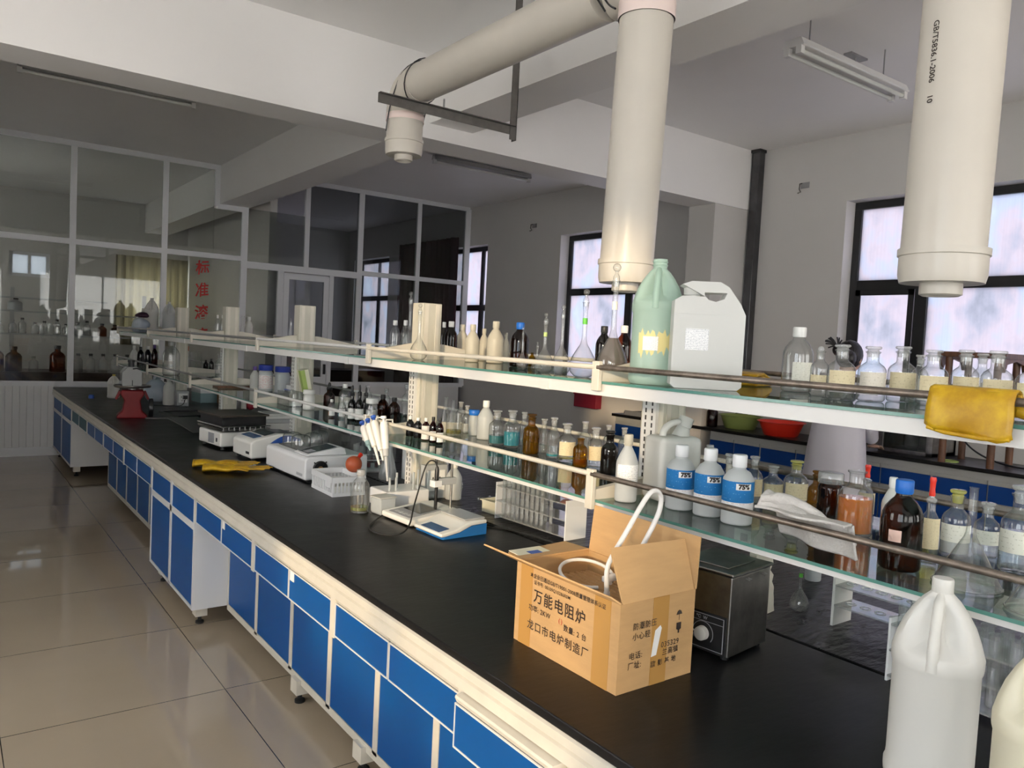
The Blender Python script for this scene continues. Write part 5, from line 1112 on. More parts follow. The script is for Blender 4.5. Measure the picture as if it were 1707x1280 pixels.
# yellow glove on the worktop
def glove_mesh(L=.36):
    bm = BM()
    tube(bm, [(0, 0, .0), (.05, 0, 0), (.12, 0, 0), (.17, .0, 0), (.235, 0, 0)], [.062, .060, .056, .052, .050], 16)
    for k, (y, ln) in enumerate(((-.036, .085), (-.012, .115), (.012, .125), (.036, .105))): tube(bm, [(.215, y, 0), (.25, y*1.15, 0), (.235+ln, y*1.5+.004*k, 0)], [.017, .016, .012], 10)
    tube(bm, [(.15, -.04, 0), (.19, -.075, 0), (.235, -.098, 0)], [.02, .018, .013], 10)
    for v in bm.verts: v.co.z = v.co.z*.30+.016+.006*math.sin(v.co.x*40)*(v.co.x < .2)
    return bm
for gi, (gl, gr, glab) in enumerate((((1.18, 4.405, HB+.006), -.36, 'front one of the two yellow rubber gloves lying flat on the worktop'), ((1.165, 4.565, HB+.006), -.30, 'rear one of the two yellow rubber gloves lying flat on the worktop'))):
  t = thing('rubber_glove', glab, 'glove', gl, gr, 'yellow gloves on the worktop')
  obj('glove', glove_mesh(), 'rubber_yellow', t, remesh=.0045)
  bm = BM(); lathe(bm, [(.0, .0), (.065, 0), (.067, .004), (.066, .008)], 24, M=Matrix.Translation((-.004, 0, .017)) @ Matrix.Rotation(PI/2, 4, 'Y') @ Matrix.Diagonal((.30, 1, 1, 1))); obj('cuff_roll', bm, 'rubber_yellow', t, smooth=True)
bm = BM(); box(bm, 1.40, 1.50, 4.51, 4.58, HB, HB+.004); tag(obj('paper_slip', bm, 'paper'), 'small white paper slip just behind the yellow glove on the worktop', 'paper')
# white slatted basket with orange bulb on it
t = thing('white_basket', 'white plastic basket with vertical slots on the worktop', 'basket', (1.545, 3.515, HB), -.02)
bm = BM(); hh = .095
for (x0, x1, y0, y1) in ((0, .17, 0, .006), (0, .17, .274, .28), (0, .006, .006, .274), (.164, .17, .006, .274)): box(bm, x0, x1, y0, y1, .0, .018); box(bm, x0-.002, x1+.002, y0-.002, y1+.002, hh-.028, hh)
for k in range(13):
    y = .01+k*.0215; box(bm, 0, .005, y-.004, y+.004, .018, hh-.028); box(bm, .165, .17, y-.004, y+.004, .018, hh-.028)
for k in range(9):
    x = .006+k*.0195; box(bm, x-.004, x+.004, 0, .005, .018, hh-.028); box(bm, x-.004, x+.004, .275, .28, .018, hh-.028)
box(bm, .006, .164, .006, .274, 0, .004)
obj('basket', bm, 'white_pl', t)
bm = BM(); box(bm, .008, .162, .008, .272, .0045, .05); obj('contents', bm, 'offwhite_pl', t, label='pale contents of the basket'); bm = BM(); box(bm, -.003, -.001, .02, .09, .04, .085); obj('label_holder', bm, 'white_pl', t)
def bulb(loc, lab, d, r=.042, m='orange_rub'):
    t = thing('pipette_bulb', lab, 'rubber bulb', loc)
    bm = BM(); sphere(bm, (0, 0, r), r, 22); obj('ball', bm, m, t, smooth=True)
    d = Vector(d).normalized(); bm = BM(); tube(bm, [Vector((0, 0, r))+d*r*.9, Vector((0, 0, r))+d*r*1.5, Vector((0, 0, r))+d*r*1.95], [.012, .009, .012], 10); obj('valve', bm, 'red_pl' if d.z > -.1 else m, t, smooth=True)
    return t
bulb((1.70, 3.62, HB+.0958), 'orange rubber pipette bulb on the rim of the white basket', (.7, .5, .5))
# frosted tub
t = thing('plastic_tub', 'frosted white plastic tub on the worktop right of the bottle with green liquid', 'tub', (1.612, 3.112, HB), .1)
bm = BM(); prism(bm, [(-.036, 0), (.036, 0), (.041, .012), (.043, .075), (-.043, .075), (-.041, .012)], 1, -.042, .042); obj('tub', bm, 'hdpe3', t, bevel=.008); bm = BM(); box(bm, -.0445, .0445, -.0445, .0445, .0755, .080); obj('lid', bm, 'white_pl2', t, bevel=.002)
# white block with upright tip tubes, and four pipettes hung over the shelf rail by their finger hooks
t = thing('tip_block', 'broad white block holding upright tip tubes behind the frosted tub', 'block', (1.655, 3.165, HB), .02)
bm = BM(); box(bm, 0, .23, 0, .17, .0, .080); obj('base_block', bm, 'white_pl', t, bevel=.008)
for x, y, zz in ((.03, .03, .13), (.06, .025, .13), (.15, .02, .15), (.18, .03, .16), (.10, .09, .14)): bm = BM(); tube(bm, [(x, y, .080), (x, y, zz+.012)], .0055, 8); obj('tip_tube', bm, 'hdpe3', t, smooth=True)
PIPS = [((1.612, 3.345, 1.165), (1.612, 3.262, 1.062), .0, 'blue_pl2', 'leftmost pipette on the rail, with a teal lower end'),
        ((1.612, 3.288, 1.182), (1.612, 3.20, 1.06), .06, 'blue_pl2', 'second pipette on the rail, white with a blue button'),
        ((1.611, 3.232, 1.203), (1.612, 3.135, 1.045), .01, 'blue_pl2', 'third pipette on the rail, long and white'),
        ((1.611, 3.138, 1.210), (1.611, 3.094, 1.02), .07, 'white_pl', 'rightmost pipette on the rail, upright with a grey lower end')]
for a, b, tipl, mb, lab in PIPS:
    p = thing('pipette', lab, 'pipette', a, 0, 'pipettes hanging on the shelf rail')
    a = Vector(a); b = Vector(b)-a; L_ = b.length; d = b.normalized(); a = Vector((0, 0, 0))
    bm = BM(); tube(bm, [a, a+d*.01, a+d*L_*.35, a+d*L_*.62], [.014, .0185, .018, .015], 12); obj('grip', bm, 'offwhite_pl', p, smooth=True)
    bm = BM(); tube(bm, [a+d*L_*.62, a+d*L_*.78, a+d*L_*.80, a+d*(L_+tipl)], [.0145, .0135, .008, .0045], 12); obj('shaft', bm, 'teal_box' if 'leftmost' in lab else 'grey_pl' if 'rightmost' in lab else 'offwhite_pl', p, smooth=True)
    bm = BM(); tube(bm, [a-d*.026, a-d*.014, a-d*.012, a], [.013, .013, .006, .006], 10); obj('button', bm, mb, p, smooth=True, label='blue plunger button' if mb == 'blue_pl2' else None)
    bm = BM(); hz = 1.2180-p.location.z; tube(bm, [a+Vector((.008, .0, -.006)), a+Vector((.012, .004, hz)), a+Vector((.046, .004, hz)), a+Vector((.047, .004, hz-.016))], .004, 8); obj('finger_hook', bm, 'offwhite_pl', p, smooth=True)
# round tube carousel behind
t = thing('round_tube_rack', 'round white rack of small glass tubes with red stoppers behind the green liquid bottle', 'rack', (2.06, 4.17, HB))
bm = BM(); lathe(bm, [(0, 0), (.11, 0), (.115, .01), (.115, .02), (.11, .022), (0, .022)], 32); lathe(bm, [(.10, .07), (.112, .07), (.112, .075), (.10, .075), (.10, .07)], 32); obj('rack', bm, 'white_pl', t)
for k in range(12):
    a = 2*PI*k/12; c = (.088*math.cos(a), .088*math.sin(a), 0)
    bm = BM(); lathe(bm, [(.0, .0225), (.011, .026), (.012, .03), (.012, .15)], 10, c=c); g = obj('glass_tube', bm, 'tube_glass', t, smooth=True)
    bm = BM(); lathe(bm, [(0, .03), (.0095, .03), (.0095, .055), (0, .055)], 8, c=c); obj('contents', bm, 'red_box', g)
# conical flask of tips behind pipettes
t = thing('tip_flask', 'pale conical flask standing behind the pipettes', 'flask', (2.02, 3.86, HB)); bm = BM(); lathe(bm, [(0, 0), (.05, 0), (.054, .01), (.05, .04), (.022, .15), (.02, .2), (.026, .205)], 24); obj('body', bm, 'frost', t, smooth=True); bm = BM(); lathe(bm, [(0, .003), (.046, .003), (.046, .03), (0, .032)], 20); obj('contents', bm, 'water', t)
# test tube racks
def tube_rack(loc, rz, w, d, h, n, lab, tubes, levels=3, ends='white_pl', acr='clear2', tubeh=None, r=.0085):
    t = thing('test_tube_rack', lab, 'rack', loc, rz)
    for x in (0, w-.006): bm = BM(); box(bm, x, x+.006, 0, d, 0, h); obj('end_panel', bm, ends, t, bevel=.001)
    for k in range(levels):
        z = .012+(h-.03)*k/(levels-1); bm = BM(); box(bm, .006, w-.006, 0, d, z, z+.005); obj('shelf', bm, acr, t)
    tb = []
    for j in range(2):
        for k in range(n):
            if tubes == 'all' or (j, k) in tubes:
                x = .02+(w-.04)*k/(n-1); y = d*(.28+.44*j); H = tubeh or h*1.15
                bm = BM(); lathe(bm, [(0, .019), (r*.6, .021), (r, .028), (r, H), (r*1.2, H+.002)], 10, c=(x, y, 0)); obj('test_tube', bm, 'tube_glass', t, smooth=True)
    return t
tube_rack((2.10, 3.74, HB), .0, .24, .11, .24, 9, 'test tube rack full of tubes behind the pipettes', 'all')
tube_rack((2.175, 2.38, HB), PI/2+.06, .46, .12, .165, 14, 'long clear test tube rack with white ends left of the cardboard box', {(0, k) for k in range(5, 14)} | {(1, k) for k in range(5, 14)})
bulb((2.13, 2.46, HB+.1535), 'orange rubber pipette bulb on the long test tube rack', (.35, .3, .85), .038)
t = thing('small_tub', 'small cream plastic tub left of the long test tube rack', 'tub', (2.10, 2.92, HB), .1)
bm = BM(); 
prism(bm, [(-.05, .055), (-.042, 0), (.042, 0), (.05, .055), (.046, .055), (.039, .004), (-.039, .004), (-.046, .055)], 1, -.05, .05); box(bm, -.046, .046, -.052, -.048, .0, .055); box(bm, -.046, .046, .048, .052, 0, .055); obj('tub', bm, 'hdpe_y', t, bevel=.002)
bm = BM(); 
for x0, x1, y0, y1 in ((-.056, -.046, -.056, .056), (.046, .056, -.056, .056), (-.046, .046, -.056, -.046), (-.046, .046, .046, .056)): box(bm, x0, x1, y0, y1, .0555, .0605)
obj('rim', bm, 'hdpe_y', t)
# pH meter
t = thing('ph_meter', 'white bench pH meter with an electrode on a thin steel pole', 'meter', (1.59, 2.822, HB), .06)
bm = BM(); prism(bm, [(0, .006), (0, .030), (.20, .052), (.27, .050), (.27, .006)], 1, 0, .235); obj('housing', bm, 'offwhite_pl', t, bevel=.007)
MP = Matrix.Rotation(-math.atan2(.022, .20), 4, 'Y')
bm = BM(); box(bm, .02, .185, .035, .20, .0305, .0325, MP); obj('panel', bm, 'keypad', t); bm = BM(); box(bm, .085, .175, .05, .185, .0328, .0335, MP); obj('display', bm, 'screen', t)
bm = BM()
for k in range(4): box(bm, .035, .05, .06+.032*k, .08+.032*k, .0328, .0345, MP)
obj('key', bm, 'grey_pl', t)
bm = BM(); box(bm, .03, .24, .02, .2, 0, .006); obj('base', bm, 'rubber_black', t)
bm = BM(); tube(bm, [(.245, .06, .05), (.245, .06, .26)], .0055, 12); obj('pole', bm, 'steel', t, smooth=True)
bm = BM(); box(bm, .16, .262, .045, .072, .158, .188); obj('arm', bm, 'grey_pl', t, bevel=.003); bm = BM(); box(bm, .142, .182, .04, .078, .152, .180); obj('electrode_clamp', bm, 'white_pl', t, bevel=.002)
bm = BM(); lathe(bm, [(0, .052), (.005, .055), (.0075, .06), (.0075, .152), (.0075, .18), (.010, .182), (.010, .225), (.006, .24), (0, .24)], 14, c=(.16, .052, 0)); e = obj('electrode', bm, 'blackpl', t, smooth=True)
bm = BM(); tube(bm, [(.16, .052, .238), (.155, .055, .262), (.135, .07, .27), (.115, .08, .24), (.085, .08, .13), (.03, .03, .07), (-.03, -.05, .03), (-.10, -.10, .006), (-.17, -.06, .005), (-.17, .06, .005), (-.07, .17, .005), (-.01, .21, .012)], .0035, 8, smooth=3); obj('cable', bm, 'rubber_black', e, smooth=True)
# balance
t = thing('balance', 'small electronic balance, white above and blue below, beside the pH meter', 'balance', (1.60, 2.70, HB), .04)
bm = BM(); prism(bm, [(0, .010), (0, .024), (.07, .034), (.115, .052), (.15, .062), (.225, .062), (.225, .045), (.15, .042), (.09, .020), (.02, .010)], 1, -.105, .105); obj('upper_shell', bm, 'offwhite_pl', t, bevel=.006)
bm = BM(); prism(bm, [(.01, 0), (.02, .0098), (.09, .0198), (.15, .0418), (.225, .0448), (.225, 0)], 1, -.104, .104); obj('lower_shell', bm, 'blue_pl', t, bevel=.002, label='blue lower shell')
bm = BM(); prism(bm, [(.125, .0625), (.122, .068), (.127, .070), (.22, .070), (.225, .0675), (.225, .0625)], 1, -.09, .09); obj('pan', bm, 'steel_pan', t, bevel=.002)
MB_ = Matrix.Rotation(-math.atan2(.010, .07), 4, 'Y'); bm = BM(); box(bm, .012, .062, -.075, .06, .0245, .0262, MB_); obj('keypad', bm, 'screen_blue', t)
# wash bottle's glass odds and ends
t = thing('glass_stopcock', 'small glass stopcock lying beside the wash bottle', 'glassware', (2.16, 3.17, HB), -.6)
bm = BM(); tube(bm, [(0, 0, .012), (.12, 0, .012)], .009, 12); obj('tube', bm, 'clear', t, smooth=True); bm = BM(); tube(bm, [(.06, -.03, .012), (.06, .035, .012)], .011, 12); obj('plug', bm, 'clear', t, smooth=True)
# ------------------------------------------------------------------ cardboard box with an electric stove's parts in it
BX, BY, BW, BD, BH = 1.258, 1.245, .256, .395, .212
t = thing('cardboard_box', 'open cardboard box with black Chinese printing in the foreground of the worktop', 'box', (BX, BY, HB))
tk = .004
bm = BM(); box(bm, 0, tk, 0, BD, 0, BH); box(bm, BW-tk, BW, 0, BD, 0, BH); box(bm, tk, BW-tk, 0, tk, 0, BH); box(bm, tk, BW-tk, BD-tk, BD, 0, BH); box(bm, tk, BW-tk, tk, BD-tk, 0, tk)
obj('carton', bm, 'cardboard', t)
def flap(name, p0, p1, p2, p3):
    """four corners; given the carton's board thickness"""
    bm = BM(); P_ = [Vector(p) for p in (p0, p1, p2, p3)]; n = (P_[1]-P_[0]).cross(P_[3]-P_[0]).normalized()*tk
    a = [bm.verts.new(p) for p in P_]; b = [bm.verts.new(p+n) for p in P_]
    bm.faces.new(a); bm.faces.new(b[::-1])
    for i in range(4): bm.faces.new((a[i], b[i], b[(i+1) % 4], a[(i+1) % 4]))
    return obj(name, bm, 'cardboard', t)
flap('flap', (BW, .0, BH), (BW, BD, BH), (BW+.018, BD+.005, BH+.128), (BW+.018, .01, BH+.125))            # rear flap standing up
flap('flap', (.004, 0, BH), (BW-.01, 0, BH), (BW+.006, .052, BH+.112), (.006, .054, BH+.118))               # front flap folded outward and up
flap('flap', (0, .0, BH), (0, BD, BH), (-.10, BD+.02, BH+.050), (-.014, .02, BH+.012))
flap('flap', (0, BD, BH), (BW, BD, BH), (BW+.02, BD+.13, BH-.012), (.05, BD+.11, BH-.014))
# brown packing tape
bm = BM(); box(bm, -.0012, -.0002, .030, .085, .0, BH); obj('packing_tape', bm, 'tape', t, label='shiny brown packing tape at the near end of the long side')
bm = BM(); box(bm, -.0012, -.0002, BD-.07, BD-.02, .0, BH); obj('packing_tape', bm, 'tape', t, label='shiny brown packing tape at the far end of the long side')
bm = BM(); box(bm, .108, .162, -.0012, -.0002, 0, BH); obj('packing_tape', bm, 'tape', t, label='shiny brown packing tape on the short side')
bm = BM(); prism(bm, [(.108, .07), (.125, .072), (.139, .135), (.135, .142), (.118, .132)], 1, -.0024, -.0014); obj('paper_patch', bm, 'paper', t, label='torn white paper patch')
# printing on the long side (reads along -y) and the short side (reads along +x)
def longside(u, v): return (-.0018, BD-u, v)
for ln, gp in ((('本企业已通过GB/T19001-2008质量管理体系认证', .0132, .205, .192, .0002), 1.06), (('证书号: 00109Q10286R0M', .0120, .150, .176, .0001), 1.1), (('万能电阻炉', .038, .180, .140, .0004), 1.18), (('功率: 2KW', .018, .105, .106, .0002), 1.1), (('数量: 2 台', .018, .245, .096, .0002), 1.15), (('龙口市电炉制造厂', .028, .178, .060, .0002), 1.18)): lettering('printing', [ln], 'ink', t, longside, gp)
lettering('red_marks', [('( )', .016, .19, .108, .0002)], 'ink_red', t, longside)
def shortside(u, v): return (u, -.0018, v)
for ln in (('防潮防压', .019, .082, .152, .0001), ('小心轻', .019, .072, .128, .0001), ('电话:', .019, .056, .083, .0001), ('035329', .019, .172, .092, .0001), ('厂址:', .019, .054, .060, .0001), ('兰高镇', .018, .174, .073, .0001), ('欧 影 基 地', .017, .152, .050, .0001)): lettering('printing', [ln], 'ink', t, shortside, 1.12)
bm = BM(); prism(bm, [(.190, .158), (.194, .166), (.200, .169), (.206, .166), (.210, .158)], 1, -.002, -.0014); box(bm, .1995, .2005, -.002, -.0014, .144, .158); prism(bm, [(.192, .122), (.192, .138), (.208, .138), (.208, .122), (.202, .119), (.202, .112), (.198, .112), (.198, .119)], 1, -.002, -.0014); obj('umbrella_and_cup_marks', bm, 'ink', t)
# inside: heater coils as ribbed packing, white hoses
t = thing('heater_plate', 'grooved brown heater plate lying inside the cardboard box', 'heater', (BX+.02, BY+.02, HB+.006))
bm = BM(); box(bm, 0, BW-.04, 0, BD-.04, .0, .150); obj('block', bm, 'coil', t)
bm = BM()
for k in range(11): tube(bm, [(.008+k*.0195, .01, .155), (.008+k*.0195, BD-.05, .155)], .0065, 6)
obj('ridges', bm, 'wicker', t, smooth=True)
t = thing('white_cable', 'thick white cable looping high out of the cardboard box', 'cable', (BX, BY, HB))
bm = BM(); tube(bm, [(.068, .115, .172), (.062, .112, .20), (.056, .112, .26), (.080, .115, .292), (.115, .115, .335), (.182, .118, .420), (.215, .12, .442), (.246, .122, .426), (.248, .124, .385), (.222, .126, .338), (.20, .13, .30), (.18, .14, .25), (.17, .15, .172)], .0065, 12, smooth=3); obj('sheath', bm, 'cable_white', t, smooth=True)
bm = BM(); tube(bm, [(.0675, .115, .176), (.0625, .1125, .20)], .0078, 12); obj('end_sleeve', bm, 'white_pl', t, smooth=True)
t = thing('white_cable', 'flat loop of white cable with a plastic clip inside the cardboard box', 'cable', (BX, BY, HB+.164))
bm = BM(); tube(bm, [(.15+.07*math.cos(a), .285+.075*math.sin(a), .008+.016*(1+math.sin(a+.5))) for a in [i*PI/10 for i in range(-4, 15)]], .0048, 10, smooth=1); obj('loop', bm, 'cable_white', t, smooth=True)
bm = BM(); box(bm, .17, .22, .19, .208, .018, .034, Matrix.Rotation(.1, 4, 'Z')); obj('clip', bm, 'white_pl', t, bevel=.003)
t = thing('leaflet', 'cream and blue printed leaflet sticking out of the far end of the cardboard box', 'leaflet', (BX+.09, BY+BD+.036, HB+BH-.006), 0)
bm = BM(); prism(bm, [(-.03, .001), (.06, .004), (.06, .006), (-.03, .003)], 0, -.05, .06); obj('sheet', bm, 'cream_carton', t); bm = BM(); prism(bm, [(.0, .0042), (.03, .0052), (.03, .0058), (.0, .0048)], 0, -.01, .03); obj('blue_mark', bm, 'blue_pl2', t)
# ------------------------------------------------------------------ ultrasonic bath
t = thing('water_bath', 'stainless steel water bath with a dial behind the cardboard box', 'water bath', (1.645, 1.236, HB), .13)
w, d, h = .20, .175, .222
bm = BM(); prism(bm, [(0, .010), (0, h), (w, h), (w, .010)], 1, 0, d); obj('tank', bm, 'steel', t, bevel=.004)
bm = BM(); box(bm, -.006, w+.006, -.006, d+.006, h+.001, h+.010); obj('lid', bm, 'steel', t, bevel=.004)
bm = BM(); box(bm, .03, w-.03, .03, d-.03, h+.0105, h+.014); obj('lid_panel', bm, 'steel', t, bevel=.002)
bm = BM(); box(bm, -.003, 0, .008, d-.004, .012, .115); p_ = obj('dial_plate', bm, 'blackpl', t)
bm = BM()
for a, b, c_, d_ in ((.014, .016, .018, .109), (d-.012, d-.010, .018, .109), (.014, d-.010, .018, .0195), (.014, d-.010, .1075, .109), (.014, d-.01, .090, .091)): box(bm, -.0036, -.003, a, b, c_, d_)
MD = Matrix.Translation((-.003, .075, .058)) @ Matrix.Rotation(-PI/2, 4, 'Y'); lathe(bm, [(.030, 0), (.030, .0006), (.0315, .0006), (.0315, 0)], 40, a0=-2.2, a1=2.2, M=MD); obj('scale_marks', bm, 'keypad', p_)
lettering('printing', [('℃  W', .012, 0, 0, .0004)], 'keypad', p_, lambda u, v: (-.0037, .08-u, .099+v))
bm = BM(); lathe(bm, [(.019, 0), (.018, .014), (.015, .016), (0, .016)], 28, M=MD); box(bm, -.002, .002, 0, .03, .0008, .002, MD); obj('knob', bm, 'hdpe', p_, smooth=True, label='round cream dial knob')
bm = BM(); 
for k in range(2): tube(bm, [(w*.3+k*w*.4, -.004, h-.01), (w*.3+k*w*.4, -.016, h-.012), (w*.36+k*w*.4, -.016, h-.012), (w*.36+k*w*.4, -.004, h-.01)], .0022, 6)
obj('wire_handle', bm, 'steel', t)
for x, y in ((.02, .02), (w-.02, .02), (.02, d-.02), (w-.02, d-.02)): bm = BM(); lathe(bm, [(0, 0), (.011, 0), (.011, .012), (0, .012)], 12, c=(x, y, 0)); obj('foot', bm, 'rubber_black', t)
# foam slab under the shelf
t = thing('foam_slab', 'cream foam slab with ragged edges standing behind the water bath', 'foam', (1.99, 1.405, HB), .16)
random.seed(11); L_, R_ = [], []
for i in range(15):
    z = .275*i/14; L_.append((-.012-.012*z/.275+random.uniform(-.006, .006)+.035*z, z)); R_.append((.125-.06*z/.275+random.uniform(-.008, .008)*(1+(i % 2)), z))
bm = BM(); prism(bm, L_+R_[::-1], 1, 0, .022); obj('slab', bm, 'foam', t)
bm = BM(); box(bm, .02, .05, -.003, -.0005, .002, .012); obj('stain', bm, 'red_box', t)
# acrylic racks under the near shelf
t = thing('acrylic_rack', 'clear acrylic pipette rack with round holes and white ends under the near shelf', 'rack', (2.16, 1.02, HB), .0)
for y in (0, .235): bm = BM(); box(bm, 0, .10, y, y+.008, 0, .15); obj('end_panel', bm, 'offwhite_pl', t)
for z in (.06, .12):
    bm = BM(); box(bm, .0, .10, .008, .235, z, z+.005); s_ = obj('shelf', bm, 'clear2', t)
    bm = BM()
    for k in range(5): lathe(bm, [(.012, z+.0052), (.016, z+.0052), (.016, z+.0065), (.012, z+.0065), (.012, z+.0052)], 16, c=(.05, .03+.045*k, 0))
    obj('hole_rings', bm, 'white_pl', s_)
tube_rack((2.02, .62, HB), PI/2-.05, .34, .12, .16, 8, 'clear rack of wide glass tubes behind the large foreground jug', 'all', tubeh=.19, r=.014)
# black canister under shelf
t = thing('black_canister', 'black plastic box under the middle of the lower shelf', 'box', (2.24, 5.1, HB)); bm = BM(); prism(bm, [(0, 0), (.10, 0), (.115, .17), (-.015, .17)], 1, 0, .12); obj('body', bm, 'blackpl', t, bevel=.004); bm = BM(); box(bm, -.012, .112, -.004, 0, .12, .145); obj('label', bm, 'grey_pl', t)
t = thing('acrylic_cover', 'large clear acrylic cover on the rear worktop behind the white instrument', 'cover', (2.06, 4.45, HB)); bm = BM(); 
for a in ((0, .32, 0, .004, 0, .16), (0, .32, .5, .504, 0, .16), (0, .004, 0, .504, 0, .16), (.316, .32, 0, .504, 0, .16), (0, .32, 0, .504, .16, .164)): box(bm, *a)
obj('cover', bm, 'clear', t); bm = BM(); tube(bm, [(.1, .2, .165), (.1, .2, .185), (.22, .2, .185), (.22, .2, .165)], .005, 8); obj('handle', bm, 'steel', t)
bm = BM(); tube(bm, [(1.88, 2.78, .805), (1.94, 2.65, .8055), (1.985, 2.45, .8055), (1.99, 2.2, .8055), (1.98, 1.95, .8055)], .0045, 8, smooth=2); tag(obj('black_cable', bm, 'rubber_black', smooth=True), 'black cable lying along the worktop seam beside the balance', 'cable')
# ------------------------------------------------------------------ shelf extras
# flat white jerrycan with a grip opening
def jerry(loc, rz, w, d, h, lab):
    t = thing('jerrycan', lab, 'jerrycan', loc, rz); bm = BM(); n = 0
    out = [(0, .01), (.012, 0), (w-.012, 0), (w, .01), (w, .70*h), (w-.015, .80*h), (w-.05, .955*h), (w-.075, h), (w-.155, h), (w-.18, .97*h), (.085, .86*h), (.02, .86*h), (0, .82*h)]
    hole = [(w-.055, .90*h), (w-.062, .845*h), (w-.085, .815*h), (w-.105, .83*h), (w-.118, .87*h), (w-.118, .90*h)]
    # outline with the grip cut out: bridge the two loops
    a = [[bm.verts.new((x, y, z)) for x, z in out] for y in (-d/2, d/2)]; b = [[bm.verts.new((x, y, z)) for x, z in hole] for y in (-d/2, d/2)]
    for i in range(2):
        es = [bm.edges.new((L[k], L[(k+1) % len(L)])) for L in (a[i], b[i]) for k in range(len(L))]
        bmesh.ops.triangle_fill(bm, use_beauty=True, use_dissolve=False, edges=es)
    for L in (a, b):
        m = len(L[0])
        for k in range(m): bm.faces.new((L[0][k], L[0][(k+1) % m], L[1][(k+1) % m], L[1][k]))
    o = obj('body', bm, 'jerry', t, bevel=.007)
    bm = BM(); lathe(bm, [(.021, .855*h), (.021, .875*h), (.026, .877*h), (.027, .94*h), (.024, .945*h), (0, .945*h)], 24, c=(.055, 0, 0)); obj('cap', bm, 'white_pl2', t, smooth=True)
    bm = BM(); uvl = bm.loops.layers.uv.new('UVMap'); q = [bm.verts.new(p) for p in ((.035, -d/2-.0008, .36*h), (.10, -d/2-.0008, .36*h), (.10, -d/2-.0008, .56*h), (.035, -d/2-.0008, .56*h))]; f = bm.faces.new(q)
    for lp, uv in zip(f.loops, ((0, 0), (1, 0), (1, .9), (0, .9))): lp[uvl].uv = uv
    obj('label', bm, 'papertxt', t, label='white printed label')
    bm = BM(); box(bm, .004, w-.004, -d/2-.0015, -d/2, .695*h, .705*h); obj('moulded_line', bm, 'jerry', t)
    return t
jerry((1.712, 1.556, UZ+.001), -.72, .20, .08, .305, 'white translucent jerrycan with a heart-shaped grip hole beside the pale green jug')
# square jerrycan with spout on the lower shelf
t = thing('jerrycan', 'square white jerrycan with a curved tube handle on the lower shelf', 'jerrycan', (1.815, 1.70, LZ+.001), -.22)
bm = BM(); box(bm, 0, .155, -.055, .055, 0, .205); obj('body', bm, 'jerry', t, bevel=.018)
bm = BM(); tube(bm, [(.035, 0, .20), (.04, 0, .225), (.065, 0, .245), (.10, 0, .25), (.12, 0, .24)], [.011, .011, .010, .010, .010], 12, smooth=2); obj('tube_handle', bm, 'jerry', t, smooth=True)
bm = BM(); tube(bm, [(.105, 0, .20), (.115, 0, .235)], [.030, .020], 16); tube(bm, [(.114, 0, .232), (.126, 0, .262)], [.024, .024], 18); obj('screw_cap', bm, 'white_pl2', t, smooth=True)
bm = BM(); box(bm, .05, .056, -.0565, -.055, .012, .17); obj('moulded_rib', bm, 'jerry', t)
# yellow things
t = thing('rubber_glove', 'yellow rubber glove hung over the upper brown rail with its cuff showing', 'glove', (1.643, .693, 0))
bm = BM(); n = 14; sec = [(.020, 1.503), (.020, 1.522), (.014, 1.549), (-.002, 1.5535), (-.016, 1.549), (-.022, 1.53), (-.024, 1.50), (-.026, 1.475), (-.022, 1.464)]
rows_ = []
for i in range(n+1):
    s = i/n; y = .078-.156*s; e = .5-abs(s-.5); rz_ = min(1, e*9)
    rows_.append([bm.verts.new((x+.003*math.sin(9*s+3*k*.4)+(-.004*rz_ if k > 4 else 0), y*(1+.04*(k > 5)), z+(.012*(1-rz_)*(k > 5))+.004*math.sin(5*s)*(k > 5)-.008*s*(k > 5))) for k, (x, z) in enumerate(sec)])
for A, B in zip(rows_, rows_[1:]):
    for k in range(len(sec)-1): bm.faces.new((A[k], B[k], B[k+1], A[k+1]))
o = obj('cuff', bm, 'rubber_yellow', t, smooth=True); md = o.modifiers.new('thickness', 'SOLIDIFY'); md.thickness = .006; md.offset = 0
bm = BM(); tube(bm, [(-.026, .075, 1.470), (-.029, .04, 1.463), (-.030, -.03, 1.459), (-.027, -.078, 1.462)], .0045, 8); obj('rolled_hem', bm, 'rubber_yellow', t, smooth=True)
bm = BM()
for k, y in enumerate((-.09, -.105, -.115)): tube(bm, [(.026, -.070, 1.531-.008*k), (.027, y+.0, 1.523-.010*k), (.027, y-.030-.01*k, 1.515-.004*k)], [.013, .012, .009], 8)
obj('fingers', bm, 'rubber_yellow', t, smooth=True)
t = thing('yellow_pouch', 'folded yellow rubber cloth behind the white jerrycan on the upper shelf', 'cloth', (2.20, 1.63, UZ+.001), .3)
bm = BM(); prism(bm, [(-.06, 0), (.10, 0), (.10, .02), (.02, .035), (-.06, .03)], 1, -.04, .05); obj('fold', bm, 'rubber_yellow', t, bevel=.008); bm = BM(); prism(bm, [(-.05, .031), (.02, .036), (.09, .022), (.09, .028), (.02, .046), (-.05, .040)], 1, -.035, .045); obj('top_fold', bm, 'rubber_yellow', t, bevel=.003)
